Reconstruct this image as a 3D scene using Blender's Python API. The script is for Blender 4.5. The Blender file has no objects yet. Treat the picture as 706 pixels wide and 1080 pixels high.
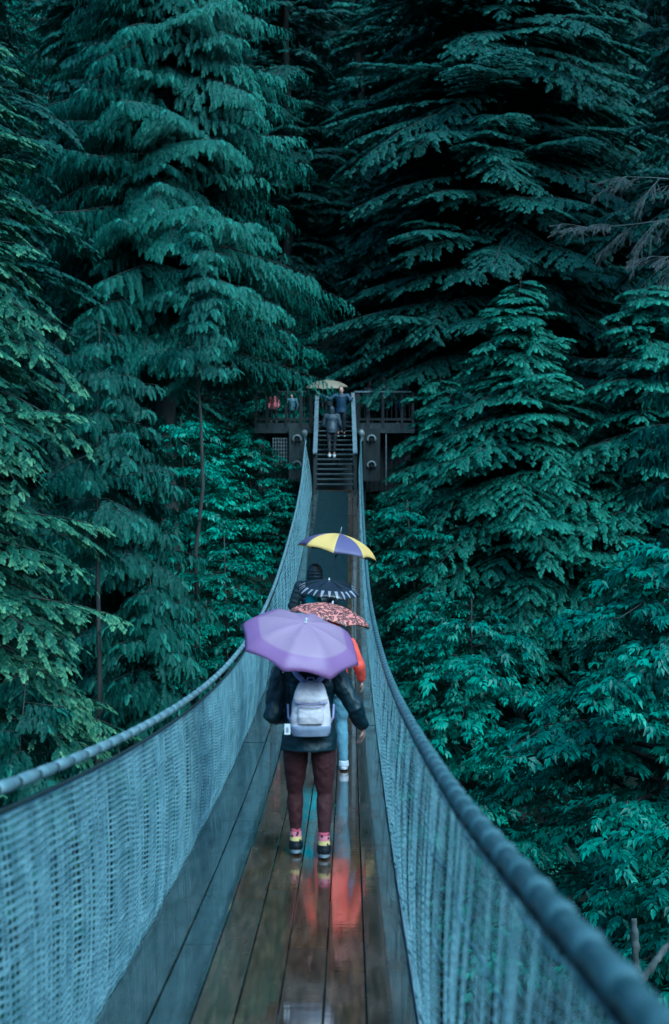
import bpy, bmesh, math, random
import numpy as np
from mathutils import Vector, Matrix, noise
R = math.radians
PI = math.pi
S = bpy.context.scene
COL = S.collection

# ------------------------------------------------------------------ camera, world, sun, exposure
cam_d = bpy.data.cameras.new('camera')
cam = bpy.data.objects.new('camera', cam_d); COL.objects.link(cam)
cam.location = (0, 0, 0); cam.rotation_euler = (R(90), 0, 0)
cam_d.sensor_fit = 'VERTICAL'; cam_d.sensor_height = 36; cam_d.sensor_width = 23.5
cam_d.lens = 50; cam_d.clip_start = .05; cam_d.clip_end = 600
cam_d.dof.use_dof = True; cam_d.dof.focus_distance = 17; cam_d.dof.aperture_fstop = 2.8
S.camera = cam

SUN_EL, SUN_AZ = 46, 148          # azimuth from +Y clockwise: light falls from the right and a little from behind
w = bpy.data.worlds.new('World'); S.world = w; w.use_nodes = True
wn = w.node_tree; bg = wn.nodes['Background']
sky = wn.nodes.new('ShaderNodeTexSky'); sky.sky_type = 'NISHITA'; sky.sun_disc = False
sky.sun_elevation = R(SUN_EL); sky.sun_rotation = R(SUN_AZ); sky.air_density = 1.0; sky.dust_density = 3.0
wn.links.new(sky.outputs[0], bg.inputs[0]); bg.inputs[1].default_value = .145
sd = bpy.data.lights.new('sun', 'SUN'); sd.energy = 1.3; sd.angle = R(35); sd.color = (1, .97, .9)
sun = bpy.data.objects.new('sun', sd); COL.objects.link(sun)
sun.rotation_euler = Vector((-math.sin(R(SUN_AZ)) * math.cos(R(SUN_EL)), -math.cos(R(SUN_AZ)) * math.cos(R(SUN_EL)), -math.sin(R(SUN_EL)))).to_track_quat('-Z', 'Y').to_euler()
vs = S.view_settings; vs.view_transform = 'Standard'; vs.look = 'None'; vs.gamma = 1; vs.use_curve_mapping = False
vs.exposure = .84
vs.use_white_balance = True; vs.white_balance_temperature = 4300; vs.white_balance_tint = -18
cy = S.cycles; cy.max_bounces = 5; cy.diffuse_bounces = 2; cy.glossy_bounces = 3; cy.transmission_bounces = 2; cy.transparent_max_bounces = 4
cy.use_adaptive_sampling = True; cy.caustics_reflective = False; cy.caustics_refractive = False

# ------------------------------------------------------------------ materials
def principled(name, col, rough=.6, spec=.5, metal=0):
    m = bpy.data.materials.new(name); m.use_nodes = True
    b = m.node_tree.nodes['Principled BSDF']
    b.inputs['Base Color'].default_value = (*col, 1); b.inputs['Roughness'].default_value = rough
    b.inputs['Specular IOR Level'].default_value = spec; b.inputs['Metallic'].default_value = metal
    return m
def nd(m, t, **kw):
    n = m.node_tree.nodes.new(t)
    for k, v in kw.items(): setattr(n, k, v)
    return n
def ln(m, a, b): m.node_tree.links.new(a, b)
def ramp(m, stops):
    r = nd(m, 'ShaderNodeValToRGB'); e = r.color_ramp.elements
    while len(e) < len(stops): e.new(.5)
    for k, (p, c) in enumerate(stops): e[k].position = p; e[k].color = (*c, 1)
    return r
def mottled(name, c1, c2, scale=4, rough=.7, bump=.2, stretch=(1, 1, 1), spec=.4, detail=6):
    m = principled(name, c1, rough, spec); b = m.node_tree.nodes['Principled BSDF']
    tc = nd(m, 'ShaderNodeTexCoord'); mp = nd(m, 'ShaderNodeMapping'); mp.inputs['Scale'].default_value = stretch
    n = nd(m, 'ShaderNodeTexNoise'); n.inputs['Scale'].default_value = scale; n.inputs['Detail'].default_value = detail
    ln(m, tc.outputs['Object'], mp.inputs[0]); ln(m, mp.outputs[0], n.inputs['Vector'])
    r = ramp(m, [(.3, c1), (.7, c2)]); ln(m, n.outputs[0], r.inputs[0]); ln(m, r.outputs[0], b.inputs['Base Color'])
    if bump:
        bp = nd(m, 'ShaderNodeBump'); bp.inputs['Strength'].default_value = bump; bp.inputs['Distance'].default_value = .02
        ln(m, n.outputs[0], bp.inputs['Height']); ln(m, bp.outputs[0], b.inputs['Normal'])
    return m
def leaf_mat(name, old, young, rough=.5, spec=.35):
    """older leaves dark, young tips paler (vertex attribute 'age'); trees differ a little from each other"""
    m = principled(name, old, rough, spec); b = m.node_tree.nodes['Principled BSDF']
    at = nd(m, 'ShaderNodeAttribute'); at.attribute_name = 'age'
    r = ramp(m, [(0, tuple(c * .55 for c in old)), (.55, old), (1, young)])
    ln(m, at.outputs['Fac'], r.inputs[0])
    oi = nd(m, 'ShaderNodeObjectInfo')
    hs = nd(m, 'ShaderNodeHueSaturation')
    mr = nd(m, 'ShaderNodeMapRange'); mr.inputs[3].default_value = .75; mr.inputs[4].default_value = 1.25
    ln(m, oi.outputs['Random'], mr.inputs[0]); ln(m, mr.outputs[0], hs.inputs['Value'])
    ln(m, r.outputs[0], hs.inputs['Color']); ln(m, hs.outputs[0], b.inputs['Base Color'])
    return m
M = {}
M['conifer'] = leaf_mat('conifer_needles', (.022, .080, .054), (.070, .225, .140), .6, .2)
M['shadedneedle'] = leaf_mat('shaded_needles', (.015, .054, .043), (.040, .125, .088), .6, .2)  # conifer needles darkened: dimness of upper and rear forest put into the colour
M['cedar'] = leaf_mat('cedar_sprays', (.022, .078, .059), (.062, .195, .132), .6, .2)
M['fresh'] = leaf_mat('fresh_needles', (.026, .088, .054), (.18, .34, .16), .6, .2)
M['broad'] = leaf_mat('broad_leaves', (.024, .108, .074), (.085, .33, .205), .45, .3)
M['bark'] = mottled('bark', (.016, .019, .017), (.052, .054, .048), 6, .9, .6, (1, 1, .25))
M['pale_bark'] = mottled('pale_bark', (.015, .024, .020), (.11, .12, .12), 5, .85, .5, (1, 1, .6))
M['dead'] = mottled('dead_wood', (.035, .045, .042), (.10, .11, .105), 8, .9, .3)
M['soil'] = mottled('forest_floor', (.006, .012, .009), (.016, .028, .018), .6, .95, .6)
M['net'] = mottled('galvanised_net', (.12, .205, .235), (.31, .45, .485), 9, .45, 0, spec=.5)
M['cable'] = mottled('wrapped_cable', (.05, .09, .10), (.10, .16, .175), 12, .42, .2)
M['cable_dark'] = mottled('dark_cable', (.006, .014, .016), (.015, .03, .034), 12, .8, .2)
M['wood_dark'] = mottled('dark_timber', (.006, .009, .010), (.020, .025, .026), 5, .6, .4, (1, 1, .3))
M['wood_grey'] = mottled('wet_grey_timber', (.014, .020, .022), (.048, .060, .062), 6, .5, .4, (4, 1, 1))
M['wood_pale'] = mottled('pale_painted_rail', (.10, .13, .15), (.20, .24, .26), 10, .45, .2)
M['steel'] = mottled('steel', (.12, .14, .15), (.28, .31, .32), 10, .4, .1)
M['skin'] = principled('skin', (.55, .32, .24), .5)
M['hair'] = mottled('dark_hair', (.012, .009, .008), (.03, .022, .018), 30, .45, .3, (1, 1, .1))
M['black'] = principled('black_rubber', (.01, .011, .013), .5)
M['white'] = principled('white_rubber', (.7, .7, .72), .5)
M['eye'] = principled('eye', (.6, .6, .6), .2)

def plank_mat():
    m = principled('wet_boards', (.06, .045, .035), .2, .5); b = m.node_tree.nodes['Principled BSDF']
    tc = nd(m, 'ShaderNodeTexCoord'); at = nd(m, 'ShaderNodeAttribute'); at.attribute_name = 'board'
    mp = nd(m, 'ShaderNodeMapping'); mp.inputs['Scale'].default_value = (22, 1.6, 4)
    g = nd(m, 'ShaderNodeTexNoise'); g.inputs['Scale'].default_value = 1.5; g.inputs['Detail'].default_value = 8; g.inputs['Roughness'].default_value = .65
    ln(m, tc.outputs['Object'], mp.inputs[0]); ln(m, mp.outputs[0], g.inputs['Vector'])
    r1 = ramp(m, [(.25, (.032, .021, .012)), (.5, (.115, .064, .030)), (.8, (.24, .128, .058))])
    r2 = ramp(m, [(.25, (.03, .048, .052)), (.6, (.06, .09, .095)), (.85, (.10, .135, .14))])
    ln(m, g.outputs[0], r1.inputs[0]); ln(m, g.outputs[0], r2.inputs[0])
    mx = nd(m, 'ShaderNodeMix', data_type='RGBA'); ln(m, at.outputs['Fac'], mx.inputs['Factor'])
    ln(m, r1.outputs[0], mx.inputs[6]); ln(m, r2.outputs[0], mx.inputs[7])
    ns = nd(m, 'ShaderNodeTexNoise'); ns.inputs['Scale'].default_value = 1.0; ns.inputs['Detail'].default_value = 7; ns.inputs['Roughness'].default_value = .7
    mp4 = nd(m, 'ShaderNodeMapping'); mp4.inputs['Scale'].default_value = (7, 1.7, 1); ln(m, tc.outputs['Object'], mp4.inputs[0]); ln(m, mp4.outputs[0], ns.inputs['Vector'])
    rs_ = ramp(m, [(.36, (.55, .52, .50)), (.52, (.9, .9, .9)), (.68, (1.1, 1.1, 1.05))]); ln(m, ns.outputs[0], rs_.inputs[0])
    mu = nd(m, 'ShaderNodeMix', data_type='RGBA', blend_type='MULTIPLY'); mu.inputs['Factor'].default_value = 1; ln(m, mx.outputs[2], mu.inputs[6]); ln(m, rs_.outputs[0], mu.inputs[7]); mx = mu
    # water film: broad patches, smooth where water stands
    n = nd(m, 'ShaderNodeTexNoise'); n.inputs['Scale'].default_value = 2.2; n.inputs['Detail'].default_value = 5
    mp2 = nd(m, 'ShaderNodeMapping'); mp2.inputs['Scale'].default_value = (2.2, .7, 1)
    ln(m, tc.outputs['Object'], mp2.inputs[0]); ln(m, mp2.outputs[0], n.inputs['Vector'])
    rr = ramp(m, [(.45, (.07,) * 3), (.60, (.28,) * 3)])
    ln(m, n.outputs[0], rr.inputs[0]); ln(m, rr.outputs[0], b.inputs['Roughness'])
    mp3 = nd(m, 'ShaderNodeMapping'); mp3.inputs['Scale'].default_value = (5, 30, 4)
    n3 = nd(m, 'ShaderNodeTexNoise'); n3.inputs['Scale'].default_value = 1.0; n3.inputs['Detail'].default_value = 3
    ln(m, tc.outputs['Object'], mp3.inputs[0]); ln(m, mp3.outputs[0], n3.inputs['Vector'])
    ad = nd(m, 'ShaderNodeMath', operation='ADD'); ml = nd(m, 'ShaderNodeMath', operation='MULTIPLY'); ml.inputs[1].default_value = .6
    ln(m, n3.outputs[0], ml.inputs[0]); ln(m, ml.outputs[0], ad.inputs[0]); ln(m, g.outputs[0], ad.inputs[1])
    bp = nd(m, 'ShaderNodeBump'); bp.inputs['Strength'].default_value = .12; bp.inputs['Distance'].default_value = .006
    ln(m, ad.outputs[0], bp.inputs['Height']); ln(m, bp.outputs[0], b.inputs['Normal'])
    ln(m, mx.outputs[2], b.inputs['Base Color'])
    rc = ramp(m, [(.46, (1,) * 3), (.66, (.6,) * 3)]); ln(m, n.outputs[0], rc.inputs[0]); ln(m, rc.outputs[0], b.inputs['Coat Weight']); b.inputs['Coat Roughness'].default_value = .03; b.inputs['Coat IOR'].default_value = 1.6
    bp2 = nd(m, 'ShaderNodeBump'); bp2.inputs['Strength'].default_value = .05; bp2.inputs['Distance'].default_value = .006
    ln(m, n3.outputs[0], bp2.inputs['Height']); ln(m, bp2.outputs[0], b.inputs['Coat Normal'])
    return m
M['plank'] = plank_mat()

def cloth(name, c1, c2=None, rough=.6, scale=14, bump=.25, spec=.4):
    return mottled(name, c1, c2 or tuple(x * 1.35 for x in c1), scale, rough, bump, spec=spec)

# ------------------------------------------------------------------ object helpers
def link(o, parent=None):
    COL.objects.link(o)
    if parent: o.parent = parent
    return o
def mesh_obj(name, V, F, mat, parent=None, smooth=False, mats=None, midx=None, age=None, attr='age'):
    """V (n,3); F (m,k) array or list of faces"""
    me = bpy.data.meshes.new(name)
    if isinstance(F, np.ndarray):
        V = np.ascontiguousarray(V, dtype=np.float32); F = np.ascontiguousarray(F, dtype=np.int32); k = F.shape[1]
        me.vertices.add(len(V)); me.vertices.foreach_set('co', V.ravel())
        me.loops.add(F.size); me.loops.foreach_set('vertex_index', F.ravel())
        me.polygons.add(len(F)); me.polygons.foreach_set('loop_start', np.arange(0, F.size, k, dtype=np.int32))
        me.update(calc_edges=True)
    else:
        me.from_pydata([tuple(v) for v in V], [], [tuple(f) for f in F]); me.update()
    for mm in (mats or [mat]): me.materials.append(mm)
    if midx is not None: me.polygons.foreach_set('material_index', np.asarray(midx, dtype=np.int32))
    if smooth: me.polygons.foreach_set('use_smooth', np.ones(len(me.polygons), dtype=bool))
    if age is not None:
        a = me.attributes.new(attr, 'FLOAT', 'POINT'); a.data.foreach_set('value', np.asarray(age, dtype=np.float32))
    return link(bpy.data.objects.new(name, me), parent)
def tag(o, label=None, cat=None, group=None, kind=None):
    if label: o['label'] = label
    if cat: o['category'] = cat
    if group: o['group'] = group
    if kind: o['kind'] = kind
    return o
def empty(name, loc=(0, 0, 0), rz=0, parent=None):
    o = bpy.data.objects.new(name, None); o.empty_display_size = .3
    o.location = loc; o.rotation_euler = (0, 0, rz); return link(o, parent)

class MB:
    """collects shapes, builds ONE mesh object"""
    def __init__(s): s.v = []; s.f = []
    def add(s, vs_, fs):
        n = len(s.v); s.v += [tuple(v) for v in vs_]; s.f += [tuple(i + n for i in f) for f in fs]
    def box(s, c, d, rot=None):
        c = Vector(c); h = Vector(d) / 2
        vs_ = [Vector((x * h.x, y * h.y, z * h.z)) for x in (-1, 1) for y in (-1, 1) for z in (-1, 1)]
        if rot is not None: vs_ = [rot @ v for v in vs_]
        s.add([v + c for v in vs_], [(0, 1, 3, 2), (4, 6, 7, 5), (0, 4, 5, 1), (2, 3, 7, 6), (0, 2, 6, 4), (1, 5, 7, 3)])
    def bar(s, a, b, w_, h_):
        a = Vector(a); b = Vector(b); d = (b - a); L = d.length; y = d.normalized()
        up = Vector((0, 0, 1)) if abs(y.z) < .95 else Vector((0, 1, 0))
        x = y.cross(up).normalized(); z = x.cross(y)
        s.box((a + b) / 2, (w_, L, h_), Matrix((x, y, z)).transposed())
    def tube(s, P, rad, n=8, cap=True, flat=1.0):
        P = [Vector(p) for p in P]; K = len(P)
        rad = [rad] * K if not hasattr(rad, '__len__') else rad
        rings = []; x = None
        for i in range(K):
            t = (P[min(i + 1, K - 1)] - P[max(i - 1, 0)]).normalized()
            if x is None:
                x = t.cross(Vector((0, 1, 0)) if abs(t.y) < .9 else Vector((1, 0, 0))).normalized()
            else:
                x = (x - t * x.dot(t)).normalized()
            y = t.cross(x)
            r = rad[i]; rx, ry = (r if hasattr(r, '__len__') else (r, r * flat))
            rings.append([P[i] + x * (math.cos(a) * rx) + y * (math.sin(a) * ry) for a in [2 * PI * k / n for k in range(n)]])
        vs_ = [v for r in rings for v in r]
        fs = [(i * n + k, i * n + (k + 1) % n, (i + 1) * n + (k + 1) % n, (i + 1) * n + k) for i in range(K - 1) for k in range(n)]
        if cap: fs += [tuple(range(n))[::-1], tuple((K - 1) * n + k for k in range(n))]
        s.add(vs_, fs)
    def rings(s, secs, n=20):
        """secs: (cx,cy,cz,rx,ry[,power]) horizontal superellipse sections from bottom to top"""
        vs_ = []
        for q in secs:
            cx, cy_, cz, rx, ry = q[:5]; pw = q[5] if len(q) > 5 else 1
            for k in range(n):
                a = 2 * PI * k / n; ca, sa = math.cos(a), math.sin(a)
                vs_.append((cx + rx * math.copysign(abs(ca) ** pw, ca), cy_ + ry * math.copysign(abs(sa) ** pw, sa), cz))
        K = len(secs)
        fs = [(i * n + k, i * n + (k + 1) % n, (i + 1) * n + (k + 1) % n, (i + 1) * n + k) for i in range(K - 1) for k in range(n)]
        fs += [tuple(range(n))[::-1], tuple((K - 1) * n + k for k in range(n))]
        s.add(vs_, fs)
    def ball(s, c, r, n=14, rot=None):
        r = r if hasattr(r, '__len__') else (r, r, r); vs_ = []; m_ = n // 2 + 1
        for i in range(1, m_):
            th = PI * i / m_
            for k in range(n):
                a = 2 * PI * k / n
                v = Vector((r[0] * math.sin(th) * math.cos(a), r[1] * math.sin(th) * math.sin(a), -r[2] * math.cos(th)))
                vs_.append(v)
        vs_ += [Vector((0, 0, -r[2])), Vector((0, 0, r[2]))]
        if rot is not None: vs_ = [rot @ v for v in vs_]
        vs_ = [v + Vector(c) for v in vs_]
        K = m_ - 1; fs = [(i * n + k, i * n + (k + 1) % n, (i + 1) * n + (k + 1) % n, (i + 1) * n + k) for i in range(K - 1) for k in range(n)]
        fs += [(K * n, (k + 1) % n, k) for k in range(n)] + [(K * n + 1, (K - 1) * n + k, (K - 1) * n + (k + 1) % n) for k in range(n)]
        s.add(vs_, fs)
    def build(s, name, mat, parent=None, smooth=False, mats=None, midx=None):
        return mesh_obj(name, s.v, s.f, mat, parent, smooth, mats, midx)
    def fused(s, name, mat, parent=None, voxel=.01, smooth=2, wrinkle=0, wscale=.08):
        """remesh the overlapping shapes into one continuous skin"""
        o = mesh_obj(name, s.v, s.f, mat)
        m_ = o.modifiers.new('r', 'REMESH'); m_.mode = 'VOXEL'; m_.voxel_size = voxel; m_.use_smooth_shade = True
        if smooth:
            q = o.modifiers.new('s', 'SMOOTH'); q.iterations = smooth; q.factor = .5
        if wrinkle:
            t = bpy.data.textures.new('folds', 'CLOUDS'); t.noise_scale = wscale; t.noise_depth = 2
            d = o.modifiers.new('d', 'DISPLACE'); d.texture = t; d.strength = wrinkle; d.mid_level = .5; d.texture_coords = 'LOCAL'
        bpy.context.view_layer.update()
        ev = o.evaluated_get(bpy.context.evaluated_depsgraph_get())
        me = bpy.data.meshes.new_from_object(ev); o.modifiers.clear(); old = o.data; o.data = me; bpy.data.meshes.remove(old)
        me.polygons.foreach_set('use_smooth', np.ones(len(me.polygons), dtype=bool))
        if parent: o.parent = parent
        return o

# ------------------------------------------------------------------ bridge line
def zd(y): return -2.5 + .00347 * (y - 14) ** 2
def Xc(y): return -.42 + .0105 * y
LY = [-3, 4, 6.2, 8, 10, 13, 15.5, 21, 25.4, 32, 36.8, 41.6, 44.5]
LL = [.07, .06, .02, .012, .008, -.005, -.015, -.02, .002, .04, .09, .18, .22]
RY = [-3, 2.3, 3.3, 5.2, 7.7, 11, 15.8, 20, 28, 35, 44.5]
RL = [.06, .06, .025, .026, .027, .015, -.007, -.03, -.017, .006, .05]
def HRf(y, side):
    # the handrail cable runs straighter than the deck, so it stands higher away from mid-span
    a_, b_ = (1.07, .45) if side < 0 else (1.14, .35)
    return a_ + b_ * (1 - np.exp(-((np.asarray(y) - 14) / 12) ** 2))
def smooth_interp(y, ys, ls):
    return np.mean([np.interp(np.asarray(y) + d, ys, ls) for d in (-.9, -.45, 0, .45, .9)], axis=0)
def lean(y, side): return smooth_interp(y, LY, LL) if side < 0 else smooth_interp(y, RY, RL)
def railX(y, side): return Xc(y) + side * (.725 + lean(y, side))
Y0, Y1 = -2.5, 44.3

# ------------------------------------------------------------------ terrain
def ground(x, y):
    x = np.asarray(x, dtype=float); y = np.asarray(y, dtype=float)
    far = np.interp(y, [-90, -40, -12, 8, 22, 34, 44, 47, 52, 62, 80, 110, 170], [40, 12, -14, -27, -24, -13, -2.2, -.4, .8, 5, 19, 46, 90])
    n = 0
    for k, (a, fx, fy, p) in enumerate([(1.6, .09, .07, 0), (.9, .19, .23, 1.3), (.45, .45, .4, 2.2), (.25, .9, 1.1, .4)]):
        n = n + a * np.sin(fx * x + p + 1.7 * np.sin(fy * y * .6 + p)) * np.cos(fy * y + 2 * p)
    near = np.exp(-((x / 4.5) ** 2) - ((y - 48) / 6) ** 2)
    side = np.clip((np.abs(x) - 8) / 40, 0, 1) ** 1.3 * 16 * np.clip((y + 5) / 30, 0, 1)
    return far + n * (1 - .85 * near) + side
gx = np.linspace(-110, 110, 160); gy = np.linspace(-90, 170, 190)
GX, GY = np.meshgrid(gx, gy); GZ = ground(GX, GY)
V = np.stack([GX.ravel(), GY.ravel(), GZ.ravel()], 1); nx = len(gx)
ii = (np.arange(len(gy) - 1)[:, None] * nx + np.arange(nx - 1)[None, :]).ravel()
F = np.stack([ii, ii + 1, ii + nx + 1, ii + nx], 1)
tag(mesh_obj('ground', V, F, M['soil'], smooth=True), kind='structure')

# ------------------------------------------------------------------ foliage
rng = np.random.default_rng(7)
def proto_frond(kind, hi):
    """unit-length spray along +x, lying in xy, drooping to -z; returns V, F(quads), age"""
    Vs, Fs, Ag = [], [], []
    def kite(p, d, L, wd, droop, a):
        d = np.array(d) / np.linalg.norm(d); sd_ = np.array([-d[1], d[0], 0]); p = np.array(p)
        n = len(Vs)
        Vs.extend([p, p + d * L * .55 + sd_ * wd + [0, 0, -droop * L * .3], p + d * L + [0, 0, -droop * L], p + d * L * .45 - sd_ * wd + [0, 0, -droop * L * .3]])
        Fs.append([n, n + 3, n + 2, n + 1]); Ag.extend([a * .8, a, min(1, a + .2), a])
    if kind in ('hemlock', 'cedar'):
        np_ = 11 if hi else 7
        dr = .25 if kind == 'hemlock' else .5
        for i in range(np_):
            t = (i + .6) / (np_ + .4); z = -dr * .5 * t * t
            l = (.42 if kind == 'hemlock' else .36) * (1 - t * .72) * (1 + rng.uniform(-.15, .15)) + .03
            for sgn in (1, -1):
                ang = R(52 - 14 * t) + rng.uniform(-.1, .1)
                kite((t * .93, 0, z), (math.cos(ang), sgn * math.sin(ang), 0), l, l * (.095 if hi else .13) + .010, .35 + rng.uniform(0, .25), .35 + .5 * t + rng.uniform(-.1, .1))
        kite((0, 0, 0), (1, 0, 0), .55, .02, .12, .3); kite((.5, 0, -dr * .12), (1, 0, 0), .5, .045, dr * .9, .75)
    else:   # leaf cluster: a short twig with lance-shaped leaves hanging in a fan
        nl = 9 if hi else 7
        for i in range(nl):
            t = i / (nl - 1); sg = (1 if i % 2 else -1)
            ang = sg * (R(62) * (1 - t) + R(8)) + rng.uniform(-.3, .3)
            L = rng.uniform(.30, .52) * (1 - .15 * t); dr = rng.uniform(.1, .9)
            n = len(Vs); d = np.array([math.cos(ang), math.sin(ang), 0]); s_ = np.array([-d[1], d[0], rng.uniform(-.5, .5)])
            p = np.array([.08 + .6 * t, 0, -.12 * t * t + rng.uniform(-.05, .05)])
            wdt = L * rng.uniform(.19, .27); a = rng.uniform(.2, .75) + .2 * t
            mid = p + d * L * .48 + [0, 0, -dr * L * .3]
            Vs.extend([p, mid + s_ * wdt + [0, 0, .03], p + d * L + [0, 0, -dr * L], mid - s_ * wdt + [0, 0, .03], mid])
            Fs.append([n, n + 4, n + 2, n + 1]); Fs.append([n, n + 3, n + 2, n + 4]); Ag.extend([a] * 5)
    return np.array(Vs, float), np.array(Fs, int), np.array(Ag, float)
PROTO = {(k, h): [proto_frond(k, h) for _ in range(5)] for k in ('hemlock', 'cedar', 'leaf') for h in (True, False)}

class Crown:
    def __init__(s, kind, hi): s.kind, s.hi = kind, hi; s.P = []; s.D = []; s.N = []; s.L = []; s.A = []
    def put(s, P, D, N, L, A):
        s.P.append(P); s.D.append(D); s.N.append(N); s.L.append(L); s.A.append(A)
    def build(s, name, mat, parent):
        P = np.concatenate(s.P); D = np.concatenate(s.D); N = np.concatenate(s.N); L = np.concatenate(s.L); A = np.concatenate(s.A)
        D /= np.linalg.norm(D, axis=1)[:, None] + 1e-9
        N = N - (N * D).sum(1)[:, None] * D; N /= np.linalg.norm(N, axis=1)[:, None] + 1e-9
        B = np.cross(N, D)
        which = rng.integers(0, 5, len(P)); Vo, Fo, Ao = [], [], []; off = 0
        for k in range(5):
            m_ = which == k
            if not m_.any(): continue
            pv, pf, pa = PROTO[(s.kind, s.hi)][k]
            W = P[m_][:, None, :] + L[m_][:, None, None] * (pv[None, :, 0:1] * D[m_][:, None, :] + pv[None, :, 1:2] * B[m_][:, None, :] + pv[None, :, 2:3] * N[m_][:, None, :])
            W[..., 2] -= .0
            cnt = m_.sum(); nv = len(pv)
            Fk = pf[None] + (np.arange(cnt) * nv)[:, None, None] + off
            Vo.append(W.reshape(-1, 3)); Fo.append(Fk.reshape(-1, 4)); off += cnt * nv
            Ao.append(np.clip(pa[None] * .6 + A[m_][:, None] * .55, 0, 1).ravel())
        return mesh_obj(name, np.concatenate(Vo), np.concatenate(Fo), mat, parent, age=np.concatenate(Ao))

def conifer(name, H, base, Rmax, nb, kind='hemlock', hi=False, mat='conifer', trunk_r=.28, droop=.5, frond=.42, seed=0, top_pow=.8, az=None, spread=1.0, rise=.25):
    """one tree: Empty > trunk, crown.  base = height of lowest living branch"""
    global rng
    rng = np.random.default_rng(seed)
    root = empty(name)
    tb = MB()
    K = 14; wob = rng.uniform(-.12, .12, (K, 2)); wob[0] = 0
    tb.tube([(wob[i, 0], wob[i, 1], H * i / (K - 1)) for i in range(K)], [trunk_r * (1 - i / (K - 1)) ** .8 + .004 for i in range(K)], 9)
    cr = Crown(kind, hi); limbs = MB()
    up = np.array([0, 0, 1.])
    for b in range(nb):
        u = (b + rng.uniform(0, 1)) / nb                   # 0 lowest .. 1 top
        z0 = base + (H - base) * (u ** .95) * .985
        a = rng.uniform(0, 2 * PI) if az is None else rng.uniform(az[0], az[1])
        rel = (H - z0) / (H - base)
        Lb = Rmax * min(1, rel ** top_pow) * (.50 + .62 * rng.uniform()) * (1 if rel < .85 else .85) + .25
        d = np.array([math.cos(a), math.sin(a), 0]); sdv = np.array([-d[1], d[0], 0])
        # spine: rises a little then bows down, cedar tips turn up again
        K2 = 9; t = np.linspace(0, 1, K2)[:, None]
        rz = rise * (1 - .3 * rel) + rng.uniform(-.22, .20); dp = droop * (.45 + 1.1 * rng.uniform())
        zz = rz * t - dp * t ** 2 + ((.35 * dp) * t ** 3 if kind == 'cedar' else 0)
        bend = rng.uniform(-.32, .32)
        sp = np.array([0, 0, z0]) + Lb * (t * d + bend * t ** 2 * sdv) + Lb * zz * up
        limbs.tube([tuple(p) for p in sp[::2]], [max(.004, .010 * Lb * (1 - k / 4.2)) for k in range(len(sp[::2]))], 4, cap=False)
        nbl = max(5, int(Lb / (.24 if hi else .33) * spread))
        ageb = rng.uniform(0, 1)
        for j in range(nbl):
            tj = .12 + .88 * (j + rng.uniform(0, .6)) / nbl; tj = min(tj, 1)
            f = tj * (K2 - 1); i0 = min(int(f), K2 - 2); p = sp[i0] + (sp[i0 + 1] - sp[i0]) * (f - i0)
            tv = sp[i0 + 1] - sp[i0]; tv = tv / np.linalg.norm(tv)
            for sgn in (1, -1):
                bl = Lb * (.40 * (1 - tj) + .10) * (.75 + .5 * rng.uniform()) + .12
                bl = min(bl, 1.5)
                ang = R(58 - 22 * tj) + rng.uniform(-.15, .15)
                bd = tv * math.cos(ang) + sgn * np.cross(up, tv) * math.sin(ang)
                hang = .35 if kind == 'hemlock' else .75
                nf = max(2, int(bl / (frond * (.30 if kind == 'hemlock' else .26))))
                q = (np.arange(nf) + rng.uniform(0, .8, nf)) / nf
                Pq = p + bl * (q[:, None] * bd) + np.outer(-hang * q ** 2 * bl * .6, up)
                s2 = np.where(np.arange(nf) % 2 == 0, 1, -1)[:, None]
                dd = bd + np.cross(up, bd) * s2 * rng.uniform(.25, .8, (nf, 1)) + up * (-(hang * (.3 + .9 * q))[:, None] - rng.uniform(0, .25, (nf, 1)))
                if kind == 'cedar':
                    dd = dd * np.array([.62, .62, 1.]) - up * .25
                    nn = np.tile(d * .9 + up * .55, (nf, 1)) + rng.uniform(-.35, .35, (nf, 3))
                else:
                    nn = np.tile(up, (nf, 1)) + rng.uniform(-.50, .50, (nf, 3)) + d * .15
                Lf = frond * (.55 + .8 * rng.uniform(size=nf)) * (1 - .25 * q) * (rng.uniform(size=nf) > .07)
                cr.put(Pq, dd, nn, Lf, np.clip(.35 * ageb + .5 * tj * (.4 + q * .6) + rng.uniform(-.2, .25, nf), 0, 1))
        # the tip
        cr.put(sp[-1:] - tv * .1, (tv - up * .3)[None], (up + d * .2)[None], np.array([frond * 1.1]), np.array([.9]))
    tb.v += []; n0 = len(tb.v)
    tb.add(limbs.v, limbs.f)
    tb.build('trunk', M['bark'], root, smooth=True)
    cr.build('crown', M[mat], root)
    return root

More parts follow.
